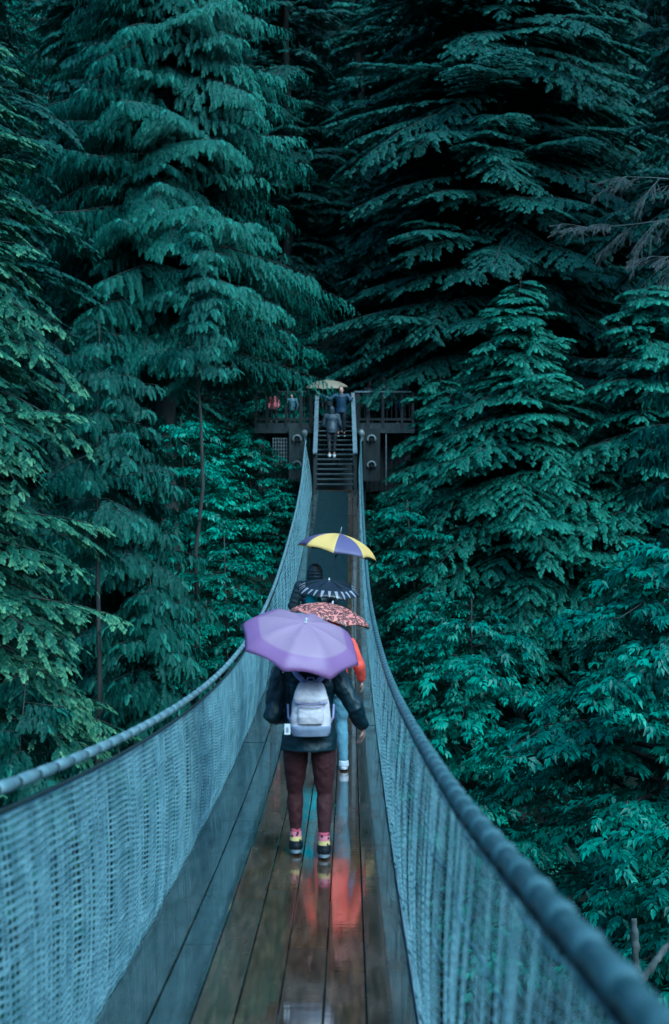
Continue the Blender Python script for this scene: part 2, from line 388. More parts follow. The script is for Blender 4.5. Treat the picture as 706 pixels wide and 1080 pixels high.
def broadleaf(name, H, base, Rx, nlimb, hi=True, mat='broad', trunk_r=.12, leaf=.34, seed=0, dens=1.0, bark='bark'):
    global rng
    rng = np.random.default_rng(seed)
    root = empty(name); tb = MB(); cr = Crown('leaf', hi); up = np.array([0, 0, 1.])
    K = 8; lx = rng.uniform(-.5, .5, 2)
    TP = [np.array([lx[0] * (i / K) ** 2 * H * .12 + rng.uniform(-.06, .06), lx[1] * (i / K) ** 2 * H * .12, H * .92 * i / (K - 1)]) for i in range(K)]
    tb.tube([tuple(p) for p in TP], [trunk_r * (1 - .85 * i / (K - 1)) for i in range(K)], 8)
    for b in range(nlimb):
        u = (b + rng.uniform()) / nlimb; f = (base / H + (1 - base / H) * u) * (K - 1) * .99; i0 = min(int(f), K - 2); p0 = TP[i0] + (TP[i0 + 1] - TP[i0]) * (f - i0)
        a = b * 2.399 + rng.uniform(-.4, .4); d = np.array([math.cos(a), math.sin(a), 0])
        prof = math.sin(PI * (.18 + .78 * u)) ** .7
        L = Rx * prof * rng.uniform(.7, 1.15); rz = rng.uniform(.15, .5); K2 = 7
        t = np.linspace(0, 1, K2)[:, None]
        sp = p0 + L * t * d + L * (rz * t - .38 * t ** 2) * up + rng.uniform(-.05, .05, (K2, 3)) * L * t
        tb.tube([tuple(p) for p in sp], [max(.006, .016 * L * (1 - k / K2)) for k in range(K2)], 5, cap=False)
        nt = int(L / .16 * dens) + 3
        for j in range(nt):
            tj = .15 + .85 * j / nt; f = tj * (K2 - 1); i1 = min(int(f), K2 - 2); p = sp[i1] + (sp[i1 + 1] - sp[i1]) * (f - i1)
            ang = a + rng.choice([-1, 1]) * rng.uniform(.3, 1.3); tl = rng.uniform(.35, .95) * (1.25 - .6 * tj) * min(1, Rx / 2.2)
            td = np.array([math.cos(ang), math.sin(ang), rng.uniform(-.1, .3)])
            nf = max(3, int(tl / (leaf * .38)))
            q = (np.arange(nf) + rng.uniform(.1, .9, nf)) / nf
            Pq = p + tl * q[:, None] * td + np.outer(-.3 * tl * q ** 2, up) + rng.uniform(-.06, .06, (nf, 3))
            s2 = rng.choice([-1, 1], nf)[:, None]
            dd = td + np.cross(up, td) * s2 * rng.uniform(.2, 1.0, (nf, 1)) - up * rng.uniform(.0, .45, (nf, 1))
            nn = np.tile(up + d * .25, (nf, 1)) + rng.uniform(-.4, .4, (nf, 3))
            cr.put(Pq, dd, nn, leaf * rng.uniform(.65, 1.2, nf), np.clip(rng.uniform(.1, .6) + .4 * q * tj, 0, 1))
    tb.build('trunk', M[bark], root, smooth=True)
    cr.build('crown', M[mat], root)
    return root

def place(root, x, y, label, cat='tree', group=None, rz=0, z=None, sc=1.0, copy=False):
    if copy:
        r = root.copy(); COL.objects.link(r)
        for ch in [c for c in root.children]:
            c2 = ch.copy(); COL.objects.link(c2); c2.parent = r
        root = r
        for k in ('label', 'group'):
            if k in root: del root[k]
    root.location = (x, y, float(ground(x, y)) - .3 if z is None else z); root.rotation_euler = (0, 0, rz); root.scale = (sc, sc, sc)
    tag(root, label, cat, group); return root

#BRIDGE_BEGIN
# ------------------------------------------------------------------ suspension bridge
bridge = tag(empty('suspension_bridge', (0, 0, 0)), 'narrow suspension footbridge with wet plank deck and netted sides crossing the canyon', 'bridge')
def deck_boards():
    rb = random.Random(3); v = []; f = []; a = []
    edges = [-.725, -.49, -.30, -.105, .09, .30, .50, .725]
    for k in range(7):
        y = Y0 - rb.uniform(0, 3); e0, e1 = edges[k] + .004, edges[k + 1] - .004
        while y < Y1:
            L = rb.choice([2.4, 3.0, 3.6]); y1 = min(y + L, Y1); tone = (.95, .9, .3, .1, .12, .1, .40)[k] + rb.uniform(-.12, .12)  # two left boards toned blue-grey: sky sheen put into their colour
            dz = rb.uniform(-.002, .003); n_ = max(2, int((y1 - y) / .35))
            for i in range(n_ + 1):
                yy = y + .004 + (y1 - y - .008) * i / n_; z = zd(yy) + dz + (.012 if k == 6 else 0); c = Xc(yy)
                b = len(v); v += [(c + e0, yy, z - .05), (c + e0, yy, z - .003), (c + e0 + .003, yy, z), (c + e1 - .003, yy, z), (c + e1, yy, z - .003), (c + e1, yy, z - .05)]
                a += [min(1, max(0, tone))] * 6
                if i:
                    for q in range(5): f.append((b - 6 + q, b + q, b + q + 1, b - 6 + q + 1))
                    f.append((b - 1, b + 5, b, b - 6))
                if i == 0: f.append(tuple(b + q for q in range(6)))
                if i == n_: f.append(tuple(b + q for q in range(5, -1, -1)))
            y = y1
    return mesh_obj('deck', v, f, M['plank'], bridge, age=a, attr='board')
deck_boards()
b = MB()
for i in range(60):
    ya, yb = 20.5 + 23.6 * i / 60, 20.5 + 23.6 * (i + 1) / 60
    b.bar((Xc(ya) - .08, ya, zd(ya) + .005), (Xc(yb) - .08, yb - .004, zd(yb) + .005), .92, .006)
b.build('runner_mat', mottled('wet_rubber_mat', (.006, .015, .018), (.016, .032, .036), 5, .9, .6, (6, 1, 1), spec=.15), bridge)
b = MB()
yy = Y0
while yy < Y1:
    b.box((Xc(yy), yy, zd(yy) - .11), (1.62, .1, .1)); yy += 1.2
for sx in (-.5, .5):
    for i in range(40):
        ya, yb = Y0 + (Y1 - Y0) * i / 40, Y0 + (Y1 - Y0) * (i + 1) / 40
        b.bar((Xc(ya) + sx, ya, zd(ya) - .2), (Xc(yb) + sx, yb, zd(yb) - .2), .08, .08)
b.build('under_beam', M['wood_dark'], bridge)
# worn pale edge board on the right side of the deck
m_edge = mottled('worn_edge_board', (.16, .20, .22), (.36, .42, .44), 7, .5, .4, (3, .6, 1))
b = MB()
for i in range(94):
    ya, yb = Y0 + (Y1 - Y0) * i / 94, Y0 + (Y1 - Y0) * (i + 1) / 94
    b.bar((Xc(ya) + .742, ya, zd(ya) + .006), (Xc(yb) + .742, yb, zd(yb) + .006), .03, .07)
b.build('edge_board', m_edge, bridge)

def cable(side):
    ys = np.arange(Y0, Y1 + .01, .1)
    xs = railX(ys, side); P = [(float(x), float(y), float(zd(y) + HRf(y, side))) for x, y in zip(xs, ys)]
    t = MB(); t.tube(P, .015 if side < 0 else .022, 10)
    o = t.build('handrail_cable', M['cable_dark'] if side < 0 else M['cable'], bridge, smooth=True)
    # pale wrapped sleeves between dark grooves
    s_ = MB(); y = Y0 + .1; st = .30 if side < 0 else .25
    while y < Y1 - .2:
        q = y + st * (.84 * np.array([0, .07, .5, .93, 1]) if side < 0 else np.array([0, .12, .3, .7, 1]))
        rr_ = (.013, .0235, .0255, .0235, .013) if side < 0 else (.021, .0305, .0265, .0245, .021)
        s_.tube([(float(railX(v_, side)), float(v_), float(zd(v_) + HRf(v_, side))) for v_ in q], rr_, 10)
        y += st
    s_.build('cable_sleeve', mottled('grey_sleeve', (.12, .18, .20), (.22, .29, .31), 14, .38, .25) if side < 0 else M['cable'], o, smooth=True)
    # thinner dark cable the net is laced to, and its hangers
    lo = MB(); P2 = [(p[0] - side * .005, p[1], p[2] - (.078 if side < 0 else .044)) for p in P]; lo.tube(P2, .010 if side < 0 else .008, 6)
    for k in range(0, len(P), 24):
        lo.tube([(P[k][0], P[k][1], P[k][2]), P2[k]], .007, 5)
    lo.build('lacing_cable', M['cable_dark'], bridge, smooth=True)
cable(-1); cable(1)

def net(side, layer=0):
    """woven wire netting, three-sided wires"""
    rs = np.random.default_rng(50 + side + 7 * layer)
    ph = np.random.default_rng(50 + side).uniform(0, 6.28, 8)
    Vs, Fs = [], []; off = 0
    def pos(y, t, rows=None):
        # t 0 bottom .. 1 top ; the net hangs in vertical folds
        fold = (.0045 * np.sin(2 * PI * y / .31 + ph[0] + 1.6 * np.sin(y * 1.7)) + .0035 * np.sin(2 * PI * y / .17 + ph[1] + 1.9 * np.sin(y * 2.9 + .4 * t)) + .012 * np.sin(2 * PI * y / 1.13 + ph[2] + np.sin(y * .7)))
        fold = fold * (.4 + .8 * np.sin(PI * np.clip(t, 0, 1)))
        le = lean(y, side)
        x = Xc(y) + side * (.745 + .014 * layer + (le - .02) * t ** 1.15 - .03 * np.sin(PI * t)) + side * fold
        z = zd(y) - .06 + (HRf(y, side) - (.085 if side < 0 else .05) + .06) * t
        return np.stack([x, y, z], -1)
    for (ya, yb, cell, r) in [(Y0, 9, .025, .0026), (9, 20, .025, .0030), (20, Y1, .05, .0036)][:2 if layer else 3]:
        nc = int((yb - ya) / cell); nr = int(1.0 / cell / 1.0)
        I, J = np.meshgrid(np.arange(nc), np.arange(nr), indexing='ij')
        wob = lambda q: .0012 * np.sin(q * 7.3)
        ev = (I % 2 == layer)
        a0 = np.stack([ya + I * cell, (J + .5) / nr + .05 * cell * np.sin(I * .31 + J)], -1).reshape(-1, 2)
        a1 = np.stack([ya + (I + 1) * cell, (J + .5) / nr + .05 * cell * np.sin((I + 1) * .31 + J)], -1).reshape(-1, 2)
        b0 = np.stack([ya + (I + .5) * cell + .0016 * np.sin(J * .5 + I * 1.7), J / nr], -1).reshape(-1, 2)
        b1 = np.stack([ya + (I + .5) * cell + .0016 * np.sin((J + 1) * .5 + I * 1.7), (J + 1) / nr], -1).reshape(-1, 2)
        segs = [(a0, a1, r * (1.3 if side < 0 else .85)), (b0[ev.ravel()], b1[ev.ravel()], r * .8)]
        # straight weft strands at intervals
        for tt, jit in [(.06, .006), (.115, .008), (.125, .006), (.33, .02), (.58, .02), (.82, .015), (.985, .002)][::1 + layer]:
            yy_ = np.arange(ya, yb, cell * 2); wv = tt + jit * np.sin(yy_ * 3 + tt * 9) + rs.normal(0, .002, len(yy_))
            segs.append((np.stack([yy_[:-1], wv[:-1]], -1), np.stack([yy_[1:], wv[1:]], -1), r * 1.7))
        for A, B, rw in segs:
            P = pos(A[:, 0], A[:, 1]); Q = pos(B[:, 0], B[:, 1])
            D = Q - P; D /= np.linalg.norm(D, axis=1)[:, None]
            X = np.tile([1., 0, 0], (len(D), 1)); N1 = np.cross(D, X); N1 /= np.linalg.norm(N1, axis=1)[:, None]
            ring = []
            for k in range(3):
                an = 2 * PI * k / 3; ring.append(rw * (math.cos(an) * X + math.sin(an) * N1))
            Vk = np.stack([P + ring[0], P + ring[1], P + ring[2], Q + ring[0], Q + ring[1], Q + ring[2]], 1).reshape(-1, 3)
            base = (np.arange(len(P)) * 6)[:, None, None] + off
            Fk = np.array([[0, 1, 4, 3], [1, 2, 5, 4], [2, 0, 3, 5]])[None] + base
            Vs.append(Vk); Fs.append(Fk.reshape(-1, 4)); off += len(Vk)
    mesh_obj('netting', np.concatenate(Vs), np.concatenate(Fs), M['net'], bridge)
net(-1); net(1); net(-1, 1)
for side, x1 in ((-1, -.95), (1, .86)):        # the last metres of cable climb to the anchor eye
    e = MB(); e.tube([(float(railX(44.3, side)), 44.3, float(zd(44.3) + HRf(44.3, side))), (x1, 45.6, 2.30), (x1 + side * .02, 46.3, 2.56)], .03, 8)
    o = e.build('anchor_cable', M['cable'], bridge, smooth=True)
    q = MB(); q.ball((x1 + side * .02, 46.3, 2.56), (.10, .12, .13), 10); q.box((x1 + side * .02, 46.4, 2.42), (.12, .1, .22)); q.build('cable_clamp', M['steel'], o, smooth=True)

# ------------------------------------------------------------------ stairs and platform on the far bank
st = tag(empty('staircase', (0, 44.4, .7)), 'steep dark timber stairs with pale handrails climbing from the deck to the platform', 'staircase')
sx0, N_ST = 0.02, 14
def sub(b_, name, mat, parent, smooth=False):
    o = b_.build(name, mat, None, smooth); o.parent = parent; o.matrix_parent_inverse = Matrix.Translation(parent.location).inverted(); return o
rise_, run_ = .165, .238
m_step = mottled('wet_step', (.05, .065, .07), (.13, .16, .17), 6, .4, .4, (4, 1, 1))
for k in range(N_ST):
    b = MB(); zt = .86 + k * rise_; yt = 44.45 + k * run_
    b.box((sx0, yt + .13, zt), (1.14, .27, .045)); b.box((sx0, yt - .012, zt + .014), (1.14, .03, .03))
    sub(b, 'step', m_step, st)
for sx in (-.61, .61):
    b = MB(); b.bar((sx0 + sx, 44.25, .62), (sx0 + sx, 47.8, 3.0), .07, .34); sub(b, 'stringer', M['wood_dark'], st)
    b = MB(); b.bar((sx0 + sx, 43.3, 1.78), (sx0 + sx * .98, 47.6, 3.98), .13, .05); hr = sub(b, 'handrail', M['wood_pale'], st)
    for yp, z0, z1 in ((43.5, .1, 1.86), (45.0, .9, 2.6), (46.4, 1.9, 3.3)):
        b = MB(); b.box((sx0 + sx * 1.03, yp, (z0 + z1) / 2), (.07, .09, z1 - z0)); sub(b, 'handrail_post', M['wood_dark'], st)
    b = MB(); b.bar((sx0 + sx, 43.6, 1.25), (sx0 + sx * .98, 47.5, 3.25), .05, .12); sub(b, 'mid_rail', M['wood_dark'], st)
b = MB(); b.box((sx0, 46.4, .95), (1.1, 2.4, .05), Matrix.Rotation(R(33), 3, 'X')); sub(b, 'backing_board', M['wood_dark'], st)

pf = tag(empty('viewing_platform', (0, 49, 2.9)), 'dark timber platform with railings at the far end of the bridge', 'platform')
b = MB(); b.box((0, 49.6, 2.93), (5.4, 4.0, .10)); sub(b, 'floor', M['wood_grey'], pf)
for sx in (-1, 1):
    b = MB(); b.box((sx * 1.68, 47.62, 2.76), (2.0, .10, .24)); sub(b, 'floor_beam', M['wood_grey'], pf)
    b = MB(); b.box((sx * (1.62), 47.6, 4.02), (1.9 if sx > 0 else 2.0, .16, .05)); sub(b, 'cap_rail', M['wood_pale'] if sx > 0 else M['wood_grey'], pf)
    b = MB(); b.box((sx * 1.62, 47.6, 3.10), (1.9, .06, .08)); sub(b, 'bottom_rail', M['wood_dark'], pf)
    for x in (.78, 1.12, 1.62, 2.26, 2.62):
        b = MB(); b.box((sx * x, 47.61, 3.4), (.12 if x < 1.2 else .09, .1, 1.2)); sub(b, 'railing_post', M['wood_dark'], pf)
    for x in np.arange(.86, 2.6, .15):
        if 1.2 < x < 1.5: continue
        b = MB(); b.box((sx * x, 47.63, 3.55), (.022, .022, .88)); sub(b, 'baluster', M['wood_dark'], pf)
    for x in (.95, 2.45):
        g = float(ground(sx * x, 47.9)); b = MB(); b.box((sx * x, 47.9, (2.85 + g - .4) / 2), (.2, .2, 2.85 - g + .4)); sub(b, 'support_post', M['wood_dark'], pf)
    b = MB(); b.box((sx * 1.24, 47.45, 1.9), (.56, .14, 1.75)); an = sub(b, 'anchor_board', M['wood_grey'] if sx < 0 else M['wood_dark'], pf)
    for zc in (2.42, 1.55):
        q = MB(); P = [(sx * 1.24 - .01 + .13 * math.cos(a), 47.32, zc + .13 * math.sin(a)) for a in np.linspace(R(-30), R(210), 10)]
        q.tube(P, .035, 6); o = q.build('cable_bracket', M['steel'], None, smooth=True); o.parent = an
        q = MB(); q.tube([(sx * 1.24, 47.38, zc), (sx * 1.24, 47.2, zc - .02)], .06, 8); o = q.build('bolt', M['black'], None); o.parent = an
b = MB()
for x in np.arange(-2.05, -1.58, .09): b.box((x, 47.55, 1.98), (.02, .02, 1.0))
for z in np.arange(1.5, 2.5, .12): b.box((-1.82, 47.562, z), (.5, .02, .02))
sub(b, 'lattice_panel', M['steel'], pf)
b = MB(); b.tube([(1.72, 47.4, .9), (1.72, 47.4, 2.6)], .02, 6); sub(b, 'steel_rod', M['steel'], pf)
b = MB()
for k in range(30): b.box((-2.45 + k * .169, 48.6 + .006 * (k % 3), 1.75 + .02 * (k % 4)), (.15, .03, 2.2))
sub(b, 'rear_boarding', M['wood_dark'], pf)

rl = tag(empty('boardwalk_railing', (4, 52, 3.4)), 'thin pale railing of a boardwalk half hidden in the trees right of the platform', 'railing')
b = MB(); b.box((4.0, 52, 4.58), (3.0, .08, .06)); sub(b, 'top_rail', M['wood_pale'], rl)
b = MB(); b.box((4.0, 52, 3.55), (3.0, .5, .08)); sub(b, 'walkway', M['wood_dark'], rl)
for x in (2.6, 3.5, 4.4, 5.3):
    b = MB(); b.box((x, 52, 3.2), (.09, .09, 2.7)); sub(b, 'railing_post', M['wood_dark'], rl)
#BRIDGE_END

#PEOPLE_BEGIN
# ------------------------------------------------------------------ umbrellas
def umbrella(label, apex, nrm, Rr, h, n, rot, mats, midx_fn=None, hand=None, shaft_len=.85, group=None, tip=.05, fold=.0):
    """apex = top of the canopy, nrm = direction the ferrule points"""
    nrm = Vector(nrm).normalized(); apex = Vector(apex)
    root = empty('umbrella', apex); root.rotation_mode = 'QUATERNION'
    root.rotation_quaternion = nrm.to_track_quat('Z', 'Y')
    tag(root, label, 'umbrella', group)
    v = []; f = []; mi = []; uv = []; ns = 8; nr = 10
    NA = n * ns
    v.append((0, 0, 0)); uv.append((0, 0))
    for j in range(1, nr + 1):
        t = j / nr
        for k in range(NA):
            g = k // ns; u = (k % ns) / ns; a = rot + 2 * PI * (g + u) / n
            s_ = math.sin(PI * u)
            rad = Rr * math.sin(t * 1.25) / math.sin(1.25)
            rad *= 1 - (1 - math.cos(PI / n) ) * s_ * .8 - .035 * s_ * t ** 3
            z = -h * t ** 1.75 + .035 * Rr * s_ * math.sin(PI * t) * -1 + .012 * math.sin(a * 3 + t * 2) * t
            z += .02 * s_ * t ** 4
            v.append((rad * math.cos(a), rad * math.sin(a), z)); uv.append((g + u, t))
    for k in range(NA): f.append((0, 1 + k, 1 + (k + 1) % NA)); mi.append((k // ns))
    for j in range(nr - 1):
        for k in range(NA):
            a0 = 1 + j * NA; f.append((a0 + k, a0 + NA + k, a0 + NA + (k + 1) % NA, a0 + (k + 1) % NA)); mi.append(k // ns)
    mi = [midx_fn(g) for g in mi] if midx_fn else [0] * len(f)
    o = mesh_obj('canopy', v, f, None, root, True, mats, mi)
    ul = o.data.uv_layers.new(name='gore'); lv = [l.vertex_index for l in o.data.loops]
    per = [list(p.loop_indices) for p in o.data.polygons]
    for lps in per:
        us = [uv[lv[l]][0] for l in lps]; wrap = max(us) - min(us) > n / 2
        for l in lps:
            u_, t_ = uv[lv[l]]
            if wrap and u_ < n / 2: u_ += n
            if t_ == 0: u_ = np.mean([x for l2, x in zip(lps, us) if uv[lv[l2]][1] > 0])
            ul.data[l].uv = (u_ / n, t_)
    sm = o.modifiers.new('thickness', 'SOLIDIFY'); sm.thickness = .0015
    # hem piping
    for g in range(n):
        a = rot + 2 * PI * g / n; P = []
        for j in range(0, nr + 1):
            t = j / nr; rad = Rr * math.sin(t * 1.25) / math.sin(1.25); P.append((rad * math.cos(a), rad * math.sin(a), -h * t ** 1.75 + .012 * math.sin(a * 3 + t * 2) * t - .007))
        r_ = MB(); r_.tube(P, .0024, 5); rib = r_.build('rib', M['steel'], root, smooth=True)
        e = MB(); q = P[5]; e.tube([q, (0, 0, -h * 1.15)], .002, 4); e.build('stretcher', M['steel'], rib)
        c = MB(); c.ball(P[-1], .0042, 6); c.build('rib_tip', M['steel'], rib)
    s_ = MB(); s_.tube([(0, 0, tip), (0, 0, -shaft_len)], .005, 8); s_.build('shaft', M['steel'], root, smooth=True)
    c = MB(); c.tube([(0, 0, tip + .008), (0, 0, .0)], [.006, .009], 8); c.ball((0, 0, .004), (.014, .014, .006), 8); c.build('ferrule', M['white'] if tip < .04 else M['steel'], root, smooth=True)
    c = MB(); c.tube([(0, 0, -h * 1.1), (0, 0, -h * 1.22)], .012, 8); c.build('runner', M['black'], root)
    c = MB(); c.tube([(0, 0, -shaft_len + .10), (0, 0, -shaft_len + .02), (0, 0, -shaft_len - .015)], [.012, .015, .011], 10); c.build('handle', M['black'], root, smooth=True)
    return root
def fabric(name, col, rim=None, rough=.42, sheen=0, trans=.25):
    m = principled(name, col, rough, .5); b = m.node_tree.nodes['Principled BSDF']
    uvn = nd(m, 'ShaderNodeUVMap'); uvn.uv_map = 'gore'; sx = nd(m, 'ShaderNodeSeparateXYZ'); ln(m, uvn.outputs[0], sx.inputs[0])
    tc = nd(m, 'ShaderNodeTexCoord'); n_ = nd(m, 'ShaderNodeTexNoise'); n_.inputs['Scale'].default_value = 9; n_.inputs['Detail'].default_value = 9; n_.inputs['Roughness'].default_value = .62
    ln(m, tc.outputs['Object'], n_.inputs['Vector'])
    bp = nd(m, 'ShaderNodeBump'); bp.inputs['Strength'].default_value = .5; bp.inputs['Distance'].default_value = .012
    ln(m, n_.outputs[0], bp.inputs['Height']); ln(m, bp.outputs[0], b.inputs['Normal'])
    src = None
    if rim:
        r = ramp(m, [(.0, col), (.62, col), (.66, rim)]); ln(m, sx.outputs[1], r.inputs[0]); src = r.outputs[0]
        ln(m, src, b.inputs['Base Color'])
    # thin wet fabric lets some light through
    tr = nd(m, 'ShaderNodeBsdfTranslucent'); mx = nd(m, 'ShaderNodeMixShader'); mx.inputs[0].default_value = trans
    out = [x for x in m.node_tree.nodes if x.type == 'OUTPUT_MATERIAL'][0]
    if src: ln(m, src, tr.inputs[0])
    else: tr.inputs[0].default_value = (*col, 1)
    ln(m, b.outputs[0], mx.inputs[1]); ln(m, tr.outputs[0], mx.inputs[2]); ln(m, mx.outputs[0], out.inputs[0])
    return m, b, sx, tr
m_purple = fabric('purple_fabric', (.38, .25, .37), (.29, .15, .34))[0]
m_yel = fabric('yellow_fabric', (.95, .66, .20), trans=.35)[0]
m_blu = fabric('blue_violet_fabric', (.15, .125, .25))[0]
m_tan = fabric('tan_fabric', (.42, .34, .24))[0]
def zebra():
    m, b, sx, tr = fabric('black_white_fabric', (.012, .014, .018), trans=.05, rough=.25)
    def mth(op, a, bb=None):
        x = nd(m, 'ShaderNodeMath', operation=op)
        for i, q in enumerate([a, bb]):
            if q is None: continue
            if isinstance(q, (int, float)): x.inputs[i].default_value = q
            else: ln(m, q, x.inputs[i])
        return x.outputs[0]
    u = mth('ABSOLUTE', mth('SUBTRACT', mth('FRACT', mth('MULTIPLY', sx.outputs[0], 24)), .5))
    v1 = mth('FRACT', mth('MULTIPLY', sx.outputs[1], 1.75))
    tri = mth('LESS_THAN', u, mth('MULTIPLY', mth('SUBTRACT', .95, v1), .30))
    on = mth('MULTIPLY', tri, mth('GREATER_THAN', v1, .12))
    on = mth('MULTIPLY', on, mth('GREATER_THAN', sx.outputs[1], .52))
    mx = nd(m, 'ShaderNodeMix', data_type='RGBA'); ln(m, on, mx.inputs['Factor']); mx.inputs[6].default_value = (.012, .014, .018, 1); mx.inputs[7].default_value = (.28, .27, .30, 1)
    ln(m, mx.outputs[2], b.inputs['Base Color']); return m
def leopard():
    m, b, sx, tr = fabric('spotted_pink_fabric', (.70, .30, .28), trans=.2)
    tc = nd(m, 'ShaderNodeTexCoord'); vo = nd(m, 'ShaderNodeTexVoronoi'); vo.inputs['Scale'].default_value = 30; vo.feature = 'F1'
    nz = nd(m, 'ShaderNodeTexNoise'); nz.inputs['Scale'].default_value = 40
    ad = nd(m, 'ShaderNodeMix', data_type='RGBA'); ad.inputs['Factor'].default_value = .04
    ln(m, tc.outputs['Object'], ad.inputs[6]); ln(m, nz.outputs['Color'], ad.inputs[7]); ln(m, tc.outputs['Object'], nz.inputs['Vector']); ln(m, ad.outputs[2], vo.inputs['Vector'])
    r = ramp(m, [(.0, (.55, .25, .2)), (.22, (.55, .22, .2)), (.30, (.05, .022, .02)), (.50, (.05, .022, .02)), (.58, (.78, .29, .23))])
    ln(m, vo.outputs['Distance'], r.inputs[0]); ln(m, r.outputs[0], b.inputs['Base Color']); ln(m, r.outputs[0], tr.inputs[0]); return m
m_zebra = zebra(); m_leo = leopard()

# ------------------------------------------------------------------ people
def lerp(a, b, t): return Vector(a).lerp(Vector(b), t)
def hand_mb(b, wrist, direction, palm_n, curl=.5, s=1.0, grip=None):
    """palm, four unequal bent fingers and a thumb"""
    w_ = Vector(wrist); d = Vector(direction).normalized(); n_ = Vector(palm_n); n_ = (n_ - d * n_.dot(d)).normalized(); sd_ = d.cross(n_)
    Mx = Matrix((sd_, d, n_)).transposed()
    b.tube([w_ - d * .03 * s, w_ + d * .01 * s], [.024 * s, .026 * s], 10)
    b.ball(w_ + d * .048 * s, (.040 * s, .052 * s, .017 * s), 12, Mx)
    for k, (off, L) in enumerate([(-.028, .070), (-.010, .078), (.009, .073), (.027, .058)]):
        p = w_ + d * .085 * s + sd_ * off * s; a = 0; P = [p - d * .02 * s]
        dd = d.copy()
        for seg in (.42, .32, .26):
            a += curl * .9
            dd = (d * math.cos(a) + n_ * math.sin(a)); P.append(P[-1] + dd * L * seg * s + (d * .02 * s if seg == .42 else Vector()))
        b.tube(P, [.0095 * s, .0092 * s, .0085 * s, .0065 * s], 7)
    tp = w_ + d * .025 * s - sd_ * .03 * s
    t1 = tp + (d * .6 - sd_ * .7 + n_ * .3).normalized() * .035 * s; t2 = t1 + (d * .8 - sd_ * .1 + n_ * (.3 + curl * .5)).normalized() * .03 * s
    b.tube([tp, t1, t2], [.013 * s, .0105 * s, .008 * s], 7)

